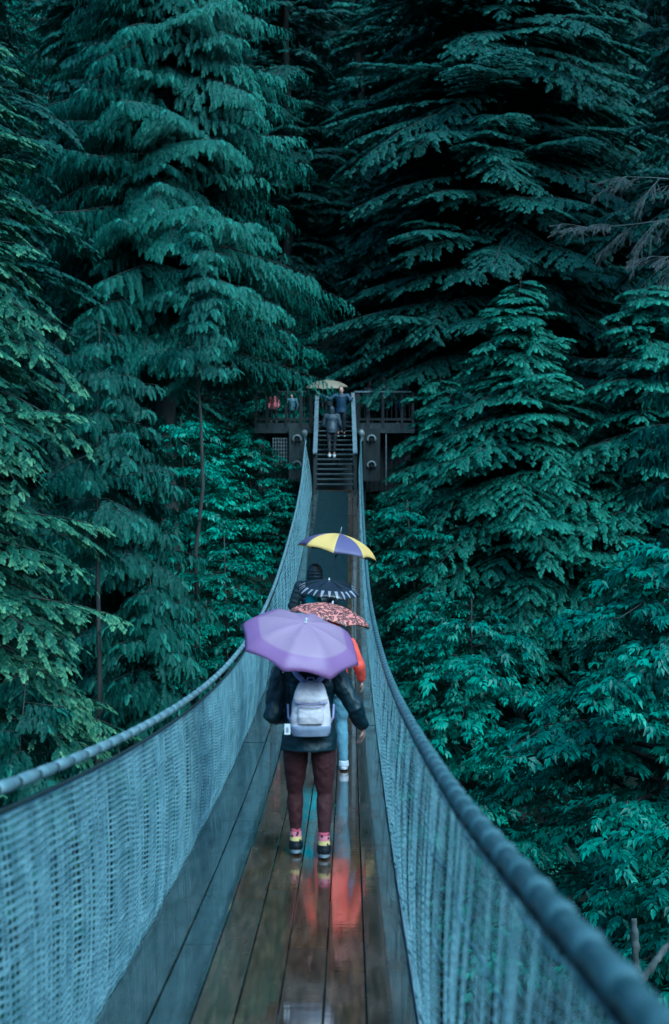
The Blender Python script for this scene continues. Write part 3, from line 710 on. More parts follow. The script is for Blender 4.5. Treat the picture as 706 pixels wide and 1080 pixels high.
def person(label, loc, rz=0, H=1.6, build=1.0, lean_=0.0, head=(0, .02), feet=((-.1, 0, 0), (.1, 0, 0)), knees=None, armL=None, armR=None,
           jacket=(.01, .05, .06), hem=.44, pants=(.02, .012, .012), shoe=(.01, .012, .015), sole=(.6, .6, .6), hood=None, hair=True, puffer=False, sock=None,
           group='people walking on the bridge', vox=.008, sit=0.0, skirt=0.0, legw=1.0, jn='jacket', wr=.02, wsc=.08):
    """joints in local space: x right, y forward (direction faced), z up; loc is the ground point between the feet"""
    root = empty('person', loc, rz); tag(root, label, 'person', group)
    h = H; hip = .515 * h - sit; sho = .815 * h - sit; ly = lean_
    hipc = Vector((0, 0, hip)); chest = Vector((0, ly * .7, (hip + sho) / 2 + .05 * h)); shc = Vector((0, ly, sho))
    neck = Vector((head[0] * .5, ly + head[1] * .5, .85 * h - sit)); hd = Vector((head[0], ly + head[1], .925 * h - sit))
    SW = .112 * h * build
    SL = shc + Vector((-SW, 0, -.005)); SR = shc + Vector((SW, 0, -.005))
    armL = armL or [(-SW - .06 * h, ly + .01, .63 * h - sit), (-SW - .05 * h, ly + .08, .48 * h - sit)]
    armR = armR or [(SW + .06 * h, ly + .01, .63 * h - sit), (SW + .05 * h, ly + .08, .48 * h - sit)]
    HL = Vector((-.060 * h, 0, hip - .01)); HRt = Vector((.060 * h, 0, hip - .01))
    legs = []
    for k, (hp, ft) in enumerate(((HL, feet[0]), (HRt, feet[1]))):
        an = Vector((ft[0], ft[1], ft[2] + .055 * h))
        kn = Vector(knees[k]) if knees else (hp + an) / 2 + Vector((0, .03, .01))
        legs.append((hp, kn, an))
    # body: one continuous skin
    b = MB()
    b.rings([(0, 0, hip - .015 * h, .085 * h, .06 * h), (0, 0, hip + .02 * h, .092 * h, .063 * h), (chest.x, chest.y, chest.z - .06 * h, .075 * h, .05 * h), (chest.x, chest.y, chest.z, .088 * h, .056 * h), (shc.x, shc.y, sho - .03 * h, .10 * h * build, .05 * h), (shc.x, shc.y, sho + .005 * h, .075 * h * build, .04 * h), (neck.x, neck.y, .85 * h - sit, .032 * h, .032 * h)])
    b.tube([neck - Vector((0, 0, .03 * h)), lerp(neck, hd, .6)], [.034 * h, .031 * h], 12)
    b.ball(hd + Vector((0, -.006, .012 * h)), (.047 * h, .056 * h, .062 * h), 16); b.ball(hd + Vector((0, .018 * h, -.028 * h)), (.036 * h, .037 * h, .042 * h), 14)
    b.ball(hd + Vector((0, .058 * h, -.010 * h)), (.007 * h, .011 * h, .014 * h), 8)                               # nose
    b.ball(hd + Vector((0, .051 * h, -.033 * h)), (.014 * h, .006 * h, .005 * h), 8)                               # mouth
    for s_ in (-1, 1):
        b.ball(hd + Vector((s_ * .047 * h, -.002 * h, -.004 * h)), (.005 * h, .011 * h, .018 * h), 8)             # ears
        b.ball(hd + Vector((s_ * .018 * h, .047 * h, .012 * h)), (.012 * h, .006 * h, .004 * h), 8)              # brows
    for (S_, arm, sg) in ((SL, armL, -1), (SR, armR, 1)):
        E, Wr = Vector(arm[0]), Vector(arm[1])
        b.tube([shc + Vector((sg * .05, 0, -.01)), S_, lerp(S_, E, .5), E, lerp(E, Wr, .4), Wr], [.035 * h, .033 * h, .027 * h, .022 * h, .023 * h, .016 * h], 12)
        d = arm[2] if len(arm) > 2 else (Wr - E).normalized()
        pn = arm[3] if len(arm) > 3 else (-sg, 0, 0); cu = arm[4] if len(arm) > 4 else .35
        hand_mb(b, Wr, d, pn, cu, h / 1.7)
    for hp, kn, an in legs:
        b.tube([hp + Vector((0, 0, .02)), lerp(hp, kn, .5), kn, lerp(kn, an, .35), an], [.046 * h * legw, .038 * h * legw, .025 * h, .026 * h, .018 * h], 12)
        b.ball(an + Vector((0, .05 * h, -.035 * h)), (.024 * h, .07 * h, .018 * h), 10)
    body = b.fused('body', M['skin'], root, voxel=min(vox, .008) if vox < .012 else vox, smooth=2)
    for s_ in (-1, 1):
        e = MB(); e.ball(hd + Vector((s_ * .018 * h, .050 * h, .002 * h)), (.0075 * h, .004 * h, .0045 * h), 8); e.build('eye', M['eye'], root, True)
    # trousers
    b = MB()
    b.rings([(0, -.004, hip - .04 * h, .103 * h, .070 * h), (0, -.006, hip + .01 * h, .106 * h, .078 * h), (0, 0, hip + .06 * h, .092 * h, .064 * h)])
    for hp, kn, an in legs:
        top = an + Vector((0, 0, .035 * h if legw <= 1 else -.005))
        b.tube([hp + Vector((0, -.005, .02)), lerp(hp, kn, .35), lerp(hp, kn, .75), kn, lerp(kn, top, .3), lerp(kn, top, .65), top],
               [.060 * h * legw, .056 * h * legw, .045 * h * legw, (.035 * h * legw), .038 * h * legw, .031 * h * legw, .024 * h * legw], 14)
    b.fused('leggings' if legw <= 1 else 'trousers', cloth('trouser_cloth', pants, rough=.75, scale=25), root, vox, 3, .014, .055)
    for k, (hp, kn, an) in enumerate(legs):
        if sock:
            q = MB(); q.tube([an + Vector((0, 0, .055 * h)), an + Vector((0, 0, .02 * h)), an + Vector((0, 0, -.015 * h))], [.0262 * h, .0255 * h, .029 * h], 14)
            q.fused('sock', sock, root, .006, 2)
        q = MB(); c = an + Vector((0, .048 * h, -.034 * h))
        q.ball(c + Vector((0, -.046 * h, .008 * h)), (.034 * h, .038 * h, .030 * h), 12); q.tube([c + Vector((0, -.046 * h, 0)), c + Vector((0, -.048 * h, .036 * h))], [.034 * h, .031 * h], 14); q.ball(c, (.031 * h, .075 * h, .022 * h), 14); q.ball(c + Vector((0, .03 * h, .002)), (.031 * h, .045 * h, .021 * h), 12)
        sh = q.fused('shoe', cloth('shoe_cloth', shoe, rough=.5), root, .007, 2)
        q = MB(); zb = an.z - .055 * h
        pts = []
        for kk in range(20):
            a = 2 * PI * kk / 20; wv = .031 * h * (1 - .12 * math.cos(2 * a)); pts.append((an.x + wv * math.cos(a), an.y + .042 * h + .082 * h * math.sin(a)))
        v = [(x, y, zb + .004) for x, y in pts] + [(x * 1 + 0, y, zb + .024) for x, y in pts]
        q.add(v, [tuple(range(19, -1, -1)), tuple(range(20, 40))] + [(i, (i + 1) % 20, 20 + (i + 1) % 20, 20 + i) for i in range(20)])
        q.build('sole', principled('sole_rubber', sole, .5), sh)
    # jacket: torso and sleeves in one surface
    b = MB(); hz = hem * h - sit; n_ = 28; sk = skirt
    secs = [(0, -.01, hz, .118 * h + sk, .088 * h + sk * .6), (0, -.008, hz + .03, .116 * h + sk * .9, .088 * h + sk * .6), (0, 0, hip + .05 * h, .112 * h + sk * .5, .082 * h), (chest.x, chest.y, chest.z - .02 * h, .104 * h, .074 * h),
            (chest.x, chest.y, chest.z + .05 * h, .112 * h * build, .074 * h), (shc.x, shc.y, sho - .03 * h, .118 * h * build, .066 * h), (shc.x, shc.y, sho + .012 * h, .092 * h * build, .052 * h), (neck.x, neck.y, .85 * h - sit, .045 * h, .045 * h)]
    if puffer:
        out = []
        for i in range(len(secs) - 1):
            A, B_ = secs[i], secs[i + 1]; ns = max(2, int(abs(B_[2] - A[2]) / .022))
            for j in range(ns):
                t = j / ns; q = [A[m_] + (B_[m_] - A[m_]) * t for m_ in range(5)]; bu = .014 * abs(math.sin(PI * q[2] / .075)); q[3] += bu; q[4] += bu; out.append(q)
        secs = out + [secs[-1]]
    b.rings(secs, n_)
    for (S_, arm, sg) in ((SL, armL, -1), (SR, armR, 1)):
        E, Wr = Vector(arm[0]), Vector(arm[1]); P = []; Rd = []
        for (A, B_, r0, r1) in ((shc + Vector((sg * .04, 0, -.03)), S_, .05, .048), (S_, E, .048, .040), (E, lerp(E, Wr, .97), .041, .030)):
            for j in range(6):
                t = j / 6; p = Vector(A).lerp(B_, t); P.append(p); Rd.append((r0 + (r1 - r0) * t) * h)
        P.append(lerp(E, Wr, .97)); Rd.append(.029 * h)
        if puffer:
            P2, R2 = [], []; 
            for i in range(len(P) - 1):
                for j in range(3): P2.append(P[i].lerp(P[i + 1], j / 3)); R2.append(Rd[i])
            acc = 0
            for i in range(1, len(P2)):
                acc += (P2[i] - P2[i - 1]).length; R2[i] += .010 * abs(math.sin(PI * acc / .07))
            P, Rd = P2, R2
        b.tube(P, Rd, 14)
    if hood == 'up':
        hh = [(hd.x, hd.y - .005, neck.z - .02, .060 * h, .058 * h), (hd.x, hd.y - .01, hd.z - .03 * h, .062 * h, .066 * h), (hd.x, hd.y - .012, hd.z + .02 * h, .060 * h, .066 * h), (hd.x, hd.y - .012, hd.z + .055 * h, .044 * h, .05 * h), (hd.x, hd.y - .012, hd.z + .078 * h, .02 * h, .024 * h)]
        if puffer:
            out = []
            for i in range(len(hh) - 1):
                A, B_ = hh[i], hh[i + 1]; ns = max(2, int((B_[2] - A[2]) / .012))
                for j in range(ns):
                    t = j / ns; q = [A[m_] + (B_[m_] - A[m_]) * t for m_ in range(5)]; bu = .010 * abs(math.sin(PI * q[2] / .05)); q[3] += bu; q[4] += bu; out.append(q)
            hh = out + [hh[-1]]
        hb = MB(); hb.rings(hh, 22)
    elif hood == 'down':
        hb = MB(); hb.ball(neck + Vector((0, -.055 * h, -.03 * h)), (.06 * h, .03 * h, .05 * h), 12); hb.ball(neck + Vector((0, -.03 * h, -.005)), (.052 * h, .045 * h, .03 * h), 12)
    else: hb = None
    jm = jacket if not isinstance(jacket, tuple) else cloth('jacket_cloth', jacket, rough=.42 if puffer else .5, scale=10, bump=.35)
    b.fused(jn, jm, root, vox, 2, .004 if puffer else wr, wsc)
    if hb: hb.fused('hood', jm, root, vox, 1, .003, .04)
    if hair:
        q = MB(); q.ball(hd + Vector((0, -.012 * h, .018 * h)), (.053 * h, .058 * h, .062 * h), 16); q.ball(hd + Vector((0, -.035 * h, -.025 * h)), (.046 * h, .034 * h, .06 * h), 12)
        if hood != 'up': q.fused('hair', M['hair'], root, .009, 2, .006, .03)
    return root, dict(neck=neck, hd=hd, SL=SL, SR=SR, chest=chest, hip=hip, sho=sho, legs=legs)

def deck_pt(x, y, dz=.016): return (x, y, zd(y) + dz)
# -- the walker under the purple umbrella
m_sock = principled('patterned_sock', (.75, .22, .30), .8)
def sock_mat():
    m = m_sock; b = m.node_tree.nodes['Principled BSDF']; tc = nd(m, 'ShaderNodeTexCoord'); sx = nd(m, 'ShaderNodeSeparateXYZ'); ln(m, tc.outputs['Object'], sx.inputs[0])
    mr = nd(m, 'ShaderNodeMapRange'); mr.inputs[1].default_value = .07; mr.inputs[2].default_value = .17; ln(m, sx.outputs[2], mr.inputs[0])
    r = ramp(m, [(0, (.80, .62, .22)), (.42, (.85, .55, .20)), (.46, (.75, .25, .32)), (.75, (.80, .35, .45)), (.8, (.55, .10, .16))]); r.color_ramp.interpolation = 'CONSTANT'; ln(m, mr.outputs[0], r.inputs[0])
    vo = nd(m, 'ShaderNodeTexVoronoi'); vo.inputs['Scale'].default_value = 28; ln(m, tc.outputs['Object'], vo.inputs['Vector'])
    r2 = ramp(m, [(0, (1,) * 3), (.27, (1,) * 3), (.3, (0,) * 3)]); ln(m, vo.outputs['Distance'], r2.inputs[0])
    mx = nd(m, 'ShaderNodeMix', data_type='RGBA'); ln(m, r2.outputs[0], mx.inputs['Factor']); ln(m, r.outputs[0], mx.inputs[6]); mx.inputs[7].default_value = (.02, .015, .02, 1); ln(m, mx.outputs[2], b.inputs['Base Color'])
sock_mat()
PX, PY = -.178, 10.07
p1, J = person('person in dark teal jacket and maroon leggings carrying a pale backpack, nearest on the bridge', deck_pt(PX, PY), 0, H=1.585, build=1.06, lean_=.05, head=(.045, .10),
    feet=((-.098, .10, 0), (.104, -.04, 0)), knees=((-.104, .10, .43), (.108, .03, .43)),
    armL=[(-.265, .0, .99), (-.19, .16, .95), (-.1, .25, 1), (1, 0, 0), 1.1], armR=[(.325, -.03, 1.04), (.38, .06, .90), (.05, .35, -.85), (-1, .1, 0), .55],
    jacket=(.004, .015, .022), hem=.475, pants=(.040, .010, .012), sole=(.28, .32, .36), shoe=(.004, .006, .01), sock=m_sock, hood=None, vox=.0075, skirt=.016, jn='jacket', wr=.045, wsc=.12)
# backpack
m_bp = mottled('pale_backpack_cloth', (.55, .48, .50), (.72, .64, .66), 16, .55, .35)
m_bpd = mottled('lilac_strap', (.26, .24, .44), (.34, .31, .52), 16, .6, .2)
bpk = tag(empty('backpack', Vector(deck_pt(PX, PY)) + Vector((.012, -.155, .875))), 'pale grey and lilac backpack worn on the back of the nearest walker', 'backpack')
b = MB(); b.rings([(0, 0, .0, .13, .055, .75), (0, -.005, .03, .150, .075, .75), (0, -.005, .14, .153, .078, .75), (0, 0, .26, .140, .072, .75), (0, .005, .36, .118, .062, .8), (0, .015, .415, .09, .045, .85), (0, .02, .43, .06, .03)], 28)
o = b.fused('main_bag', m_bp, bpk, .006, 2, .010, .05)
b = MB(); b.rings([(0, -.012, -.004, .136, .060, .7), (0, -.014, .06, .154, .074, .75), (0, -.014, .085, .155, .073, .75)], 28); b.fused('base_panel', mottled('grey_lilac', (.22, .24, .34), (.30, .32, .42), 16, .6, .2), bpk, .006, 1, .004)
b = MB(); b.rings([(0, -.045, .27, .128, .052, .7), (0, -.047, .30, .132, .055, .7), (0, -.035, .365, .116, .050, .8), (0, -.01, .418, .085, .040, .8)], 26); b.fused('top_flap', m_bp, bpk, .006, 2, .008, .04)
b = MB(); b.rings([(0, -.055, .10, .095, .045, .7), (0, -.062, .16, .10, .048, .7), (0, -.052, .25, .10, .045, .7)], 24); fp = b.fused('front_pocket', m_bp, bpk, .006, 2, .008, .04)
b = MB(); b.tube([(-.10, -.098, .245), (-.03, -.112, .240), (.03, -.112, .240), (.10, -.098, .245)], .0035, 5); b.build('zip', m_bpd, fp, True)
b = MB(); b.tube([(-.128, -.075, .272), (-.06, -.103, .264), (0, -.108, .262), (.06, -.103, .264), (.128, -.075, .272)], .005, 5); b.build('seam', m_bpd, bpk, True)
for sg in (-1, 1):
    b = MB(); b.tube([(sg * .05, -.01, .415), (sg * .065, .02, .44), (sg * .105, .055, .475), (sg * .135, .10, .515), (sg * .14, .17, .52)], [(.021, .006)] * 5, 8); b.build('shoulder_strap', m_bpd, bpk, True)
    b = MB(); b.tube([(sg * .135, .0, .07), (sg * .17, .03, .14), (sg * .175, .06, .24)], .008, 6); b.build('side_strap', m_bpd, bpk, True)
b = MB(); b.tube([(-.03, -.01, .425), (-.02, -.02, .462), (.02, -.02, .462), (.03, -.01, .425)], .007, 6); b.build('grab_loop', m_bpd, bpk, True)
b = MB(); b.box((-.175, -.045, .055), (.045, .006, .085)); tg = b.build('luggage_tag', principled('tag_white', (.75, .76, .8), .5), bpk)
b = MB(); b.box((-.175, -.050, .05), (.018, .004, .04)); b.build('tag_print', principled('tag_grey', (.3, .3, .36), .5), tg)
b = MB(); b.tube([(-.175, -.045, .098), (-.15, -.04, .13)], .0025, 5); b.build('tag_cord', M['black'], tg)
bpk.scale = (.92, 1, .87)
# purple umbrella resting on the left shoulder
umbrella('wide purple umbrella hiding the head of the nearest walker', (-.204, 9.95, -.773), (.23, -.40, .885), .44, .185, 8, R(4), [m_purple], shaft_len=.80, tip=.03)
# -- orange jacket
x, y = -.03, 13.8
p2, _ = person('person in orange-red jacket and pale jeans with white sneakers, just ahead of the purple umbrella', deck_pt(x, y), 0, H=1.48, build=1.05, lean_=.03,
    feet=((-.08, .12, 0), (.12, -.05, 0)), knees=((-.08, .10, .45), (.10, .03, .45)), armL=[(-.24, .08, .95), (-.12, .24, .96), (0, .1, 1), (1, 0, 0), 1.1], armR=[(.265, .03, 1.00), (.30, .10, .84), (.1, .2, -1), (-1, .1, 0), .4],
    jacket=(.62, .075, .05), hem=.50, pants=(.16, .27, .33), shoe=(.6, .6, .64), sole=(.8, .8, .8), legw=1.08, vox=.010, hood='up')  # hood hidden under the umbrella, added to lengthen the orange reflection on the deck
umbrella('pink leopard-spotted umbrella tilted behind the purple one', (-.02, 14.05, -.905), (.20, .05, .95), .44, .17, 8, R(8), [m_leo], shaft_len=.7, tip=.02)
# -- teal hood
x, y = -.25, 17.0
person('person in teal raincoat with hood up under the black and white umbrella', deck_pt(x, y), 0, H=1.54, lean_=.02, jacket=(.03, .22, .24), pants=(.02, .025, .035), hood='up', hair=True, hem=.45,
    feet=((-.09, -.08, 0), (.09, .1, 0)), armL=[(-.22, .0, .98), (-.20, .1, .76)], armR=[(.24, .10, .96), (.14, .25, 1.0), (-.05, .05, 1), (-1, 0, 0), 1.1], vox=.012)
umbrella('black umbrella with rings of white teeth above the teal hood', (-.065, 17.15, -.82), (.08, -.17, .98), .40, .155, 8, R(0), [m_zebra], shaft_len=.78, tip=.02)
# -- black puffer
x, y = -.27, 19.6
person('person in black hooded puffer coat under the yellow and blue umbrella', deck_pt(x, y), 0, H=1.66, build=1.1, lean_=.0, jacket=(.012, .018, .024), pants=(.012, .014, .02), hood='up', puffer=True, hem=.36, hair=True,
    feet=((-.1, .1, 0), (.1, -.08, 0)), armL=[(-.30, .0, 1.08), (-.22, .2, 1.0), (.5, 1, .2), (1, 0, 0), .5], armR=[(.27, .10, 1.08), (.20, .04, 1.25), (-.05, -.05, 1), (-1, 0, 0), 1.1], vox=.010)
umbrella('yellow and violet-blue striped golf umbrella tilting right', (.08, 19.65, -.302), (.20, .035, .98), .56, .27, 8, R(-14), [m_yel, m_blu], midx_fn=lambda g: (g + 1) % 2, shaft_len=.86, tip=.09)

# -- people on the stairs and on the platform
SG = 'people on the stairs and platform'
person('person in grey-blue hooded jacket climbing the stairs with pale shoes', (-.09, 45.75, 1.76), 0, H=1.66, build=1.1, lean_=.10, jacket=(.022, .032, .045), pants=(.015, .018, .022), shoe=(.5, .5, .5), hood='up', hem=.47,
    feet=((-.07, -.12, 0), (.08, .06, 0)), armL=[(-.27, .10, 1.05), (-.38, .2, .95)], armR=[(.27, .08, 1.05), (.32, .2, .9)], vox=.016, group=SG)
person('person in dark blue jacket holding both handrails near the top of the stairs', (.22, 46.85, 2.48), PI, H=1.66, build=1.15, lean_=.06, jacket=(.014, .032, .06), pants=(.012, .016, .025), hem=.47,
    armL=[(-.30, .12, 1.18), (-.36, .1, 1.30)], armR=[(.36, .10, 1.22), (.72, .02, 1.40)], vox=.016, group=SG)
person('person in dark clothes under the tan umbrella at the top of the stairs', (-.20, 47.75, 2.98), PI, H=1.28, jacket=(.02, .028, .036), pants=(.012, .016, .02), vox=.018, group=SG,
    armL=[(-.2, .1, .9), (-.16, .2, 1.05), (.2, 0, 1), (1, 0, 0), 1.0])
umbrella('flat tan umbrella over the head of the stairs', (-.28, 47.75, 4.43), (-.03, -.12, 1), .74, .27, 8, R(5), [m_tan], shaft_len=.5, tip=.03)
person('small person in pink jacket behind the left platform railing', (-2.05, 48.3, 2.98), R(150), H=1.12, jacket=(.75, .20, .24), pants=(.02, .03, .04), vox=.016, group=SG)
person('small person in grey-blue jacket behind the left platform railing', (-1.45, 48.4, 2.98), R(170), H=1.05, jacket=(.09, .16, .20), pants=(.02, .03, .04), vox=.016, group=SG, build=1.2)
person('dark clothed person with bare head at the right end of the platform', (1.70, 49.0, 2.98), R(10), H=1.66, jacket=(.012, .018, .024), pants=(.01, .012, .02), vox=.018, group=SG)
person('dark clothed person behind the railing beside the stairs', (1.22, 49.3, 2.98), R(30), H=1.56, jacket=(.014, .026, .04), pants=(.01, .012, .02), vox=.018, group=SG)
person('stooping person in mottled blue jacket on the right of the platform', (2.15, 48.5, 2.98), R(100), H=1.08, jacket=(.05, .10, .22), pants=(.01, .012, .02), vox=.018, group=SG, build=1.25)
#PEOPLE_END

#TREES_BEGIN
def tree_at(builder, name, x, y, ztop, label, group=None, cat='tree', rz=0, baseH=None, **kw):
    """a tree whose top reaches ztop; height follows from the ground below it"""
    g = float(ground(x, y)) - .3; H = ztop - g
    t = builder(name, H=H, base=max(.5, baseH - g), **kw)
    return place(t, x, y, label, cat, group, rz, z=g)
# big cedar left of the stairs
tree_at(conifer, 'cedar_tree', -5.2, 44.5, 22, 'big bushy cedar with drooping teal sprays left of the stairs, tallest crown on the left', baseH=5.0, Rmax=5.2, nb=400, kind='cedar', mat='cedar', trunk_r=.4, droop=.45, frond=.31, seed=11, top_pow=.5, rise=.10)
tree_at(conifer, 'young_cedar', -4.9, 33.5, 3.6, 'bright young cedar with layered drooping sprays in front of the big cedar', baseH=-6, Rmax=2.6, nb=130, kind='cedar', mat='cedar', hi=True, trunk_r=.14, droop=.35, frond=.30, seed=12, top_pow=.6, rise=.1)
tree_at(conifer, 'young_cedar', -3.4, 27, -1.2, 'low bright cedar leaning over the left netting', baseH=-7, Rmax=1.9, nb=90, kind='cedar', mat='cedar', hi=True, trunk_r=.12, droop=.4, frond=.26, seed=13, top_pow=.6, rise=.12)
tree_at(conifer, 'young_cedar', -4.6, 21, -2.3, 'small cedar sapling below the near end of the left handrail', baseH=-8, Rmax=1.7, nb=60, kind='cedar', mat='cedar', hi=True, trunk_r=.1, droop=.4, frond=.24, seed=16, top_pow=.6, rise=.12)
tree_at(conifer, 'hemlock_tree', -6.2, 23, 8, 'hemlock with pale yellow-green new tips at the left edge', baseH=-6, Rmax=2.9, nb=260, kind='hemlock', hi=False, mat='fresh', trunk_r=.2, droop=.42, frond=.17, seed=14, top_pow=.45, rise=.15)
tree_at(conifer, 'hemlock_tree', -9.5, 37, 18, 'dark hemlock with flat layered boughs at the upper left corner', baseH=-4, Rmax=4.3, nb=200, kind='hemlock', mat='shadedneedle', trunk_r=.35, droop=.42, frond=.27, seed=15, top_pow=.5)
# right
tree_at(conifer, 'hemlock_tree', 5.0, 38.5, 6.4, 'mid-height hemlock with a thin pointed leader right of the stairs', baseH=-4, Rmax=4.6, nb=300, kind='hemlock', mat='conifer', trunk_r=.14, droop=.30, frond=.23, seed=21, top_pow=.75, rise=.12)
tree_at(conifer, 'hemlock_tree', 5.8, 50.5, 25, 'tall dark hemlock with wide tiered boughs behind the pointed hemlock', baseH=4.4, Rmax=6.8, nb=380, kind='hemlock', mat='shadedneedle', trunk_r=.42, droop=.3, frond=.28, seed=22, top_pow=.4, rise=.10)
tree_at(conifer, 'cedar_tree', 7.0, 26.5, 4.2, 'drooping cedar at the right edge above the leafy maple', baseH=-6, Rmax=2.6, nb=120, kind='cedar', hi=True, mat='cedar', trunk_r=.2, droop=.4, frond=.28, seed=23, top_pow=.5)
tree_at(conifer, 'hemlock_tree', 11.8, 42, 19, 'shadowy hemlock at the upper right corner behind the dead branches', baseH=-1, Rmax=5.2, nb=320, kind='hemlock', mat='shadedneedle', trunk_r=.36, droop=.38, frond=.30, seed=24, top_pow=.5)
tree_at(conifer, 'hemlock_tree', -1.9, 57, 27, 'dark narrow conifer right behind the platform in the gap between the big crowns', baseH=8.0, Rmax=3.4, nb=130, kind='hemlock', mat='shadedneedle', trunk_r=.3, droop=.4, frond=.42, seed=25, top_pow=.4)
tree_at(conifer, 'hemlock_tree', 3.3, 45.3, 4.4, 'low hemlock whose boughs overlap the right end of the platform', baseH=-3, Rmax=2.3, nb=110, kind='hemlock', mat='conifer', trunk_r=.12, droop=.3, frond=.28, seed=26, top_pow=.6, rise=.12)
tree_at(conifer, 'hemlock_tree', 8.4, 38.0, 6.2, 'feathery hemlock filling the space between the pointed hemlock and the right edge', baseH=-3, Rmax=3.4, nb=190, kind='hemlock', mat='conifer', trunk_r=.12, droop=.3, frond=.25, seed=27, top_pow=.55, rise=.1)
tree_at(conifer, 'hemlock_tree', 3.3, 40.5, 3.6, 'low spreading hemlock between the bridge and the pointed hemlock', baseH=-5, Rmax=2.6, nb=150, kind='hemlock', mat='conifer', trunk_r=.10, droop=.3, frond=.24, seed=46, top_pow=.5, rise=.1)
tree_at(conifer, 'hemlock_tree', 2.9, 57.5, 24, 'dark hemlock directly behind the right half of the platform', baseH=5, Rmax=4.4, nb=240, kind='hemlock', mat='shadedneedle', trunk_r=.3, droop=.35, frond=.33, seed=28, top_pow=.4, rise=.08)
tree_at(conifer, 'hemlock_tree', -8.2, 50.5, 23, 'shaded hemlock between the big bushy cedar and the left edge trees', baseH=-1, Rmax=4.4, nb=260, kind='hemlock', mat='shadedneedle', trunk_r=.3, droop=.4, frond=.40, seed=29, top_pow=.4, rise=.08)
tree_at(conifer, 'hemlock_tree', 9.6, 54, 23, 'dark hemlock filling the gap left of the upper right corner', baseH=2, Rmax=4.6, nb=240, kind='hemlock', mat='shadedneedle', trunk_r=.3, droop=.35, frond=.33, seed=30, top_pow=.4, rise=.08)
# broadleaf
tree_at(broadleaf, 'maple_tree', 4.0, 21.5, 1.9, 'leafy maple with hanging leaf fans beyond the right netting', baseH=-8, Rx=3.0, nlimb=84, seed=31, leaf=.33, trunk_r=.12, dens=1.5)
tree_at(broadleaf, 'maple_tree', 5.4, 17.5, -1.9, 'low maple with bright leaves at the right edge beyond the handrail', baseH=-8, Rx=2.5, nlimb=52, seed=32, leaf=.30, trunk_r=.1, dens=1.3)
tree_at(broadleaf, 'maple_tree', 2.9, 29, -.3, 'small maple directly right of the bridge below the hemlock', baseH=-8, Rx=2.2, nlimb=52, seed=33, leaf=.36, trunk_r=.1, dens=1.3)
tree_at(broadleaf, 'maple_tree', 2.3, 38, 1.2, 'shaded maple just below the right side of the platform', baseH=-7, Rx=2.1, nlimb=44, seed=36, leaf=.34, trunk_r=.1, hi=False, dens=1.2)
tree_at(broadleaf, 'maple_tree', -4.0, 40.5, 3.6, 'leafy maple between the big cedar and the left of the platform', baseH=-5, Rx=2.2, nlimb=56, seed=34, leaf=.34, trunk_r=.1, hi=False, dens=1.3)
tree_at(broadleaf, 'maple_tree', -2.5, 34.5, .6, 'dark leafy maple just left of the bridge behind the umbrellas', baseH=-8, Rx=1.7, nlimb=46, seed=35, leaf=.28, trunk_r=.08, hi=False, dens=1.3)
for x, y, zt, rx_, sd_, lb in [(-1.6, 55, 7.2, 2.6, 37, 'bushy vine maple behind the tan umbrella'), (1.8, 56, 7.6, 2.8, 38, 'bushy vine maple behind the two dark figures on the platform'), (5.0, 55, 6.8, 2.5, 39, 'bushy vine maple behind the boardwalk railing')]:
    tree_at(broadleaf, 'vine_maple', x, y, zt, lb, baseH=1.5, Rx=rx_, nlimb=40, seed=sd_, leaf=.42, trunk_r=.08, hi=False, dens=1.1)
for x, y, zt, rx_, sd_, lb in [(-2.75, 46.0, 2.9, 1.5, 61, 'leafy shrub overlapping the left post of the platform'), (-1.9, 45.6, 1.0, 1.1, 62, 'low shrub at the foot of the platform, left of the stairs'), (2.0, 45.3, 1.0, 1.2, 63, 'low shrub at the foot of the platform, right of the stairs'),
        (1.9, 33.5, -.6, 1.1, 64, 'shrubby maple close against the right netting under the stairs'), (-2.2, 29.0, -2.0, 1.1, 65, 'shrubby maple close against the left netting behind the walkers')]:
    tree_at(broadleaf, 'shrub', x, y, zt, lb, cat='shrub', baseH=zt - 3.5, Rx=rx_, nlimb=34, seed=sd_, leaf=.30, trunk_r=.05, hi=False, dens=1.2)
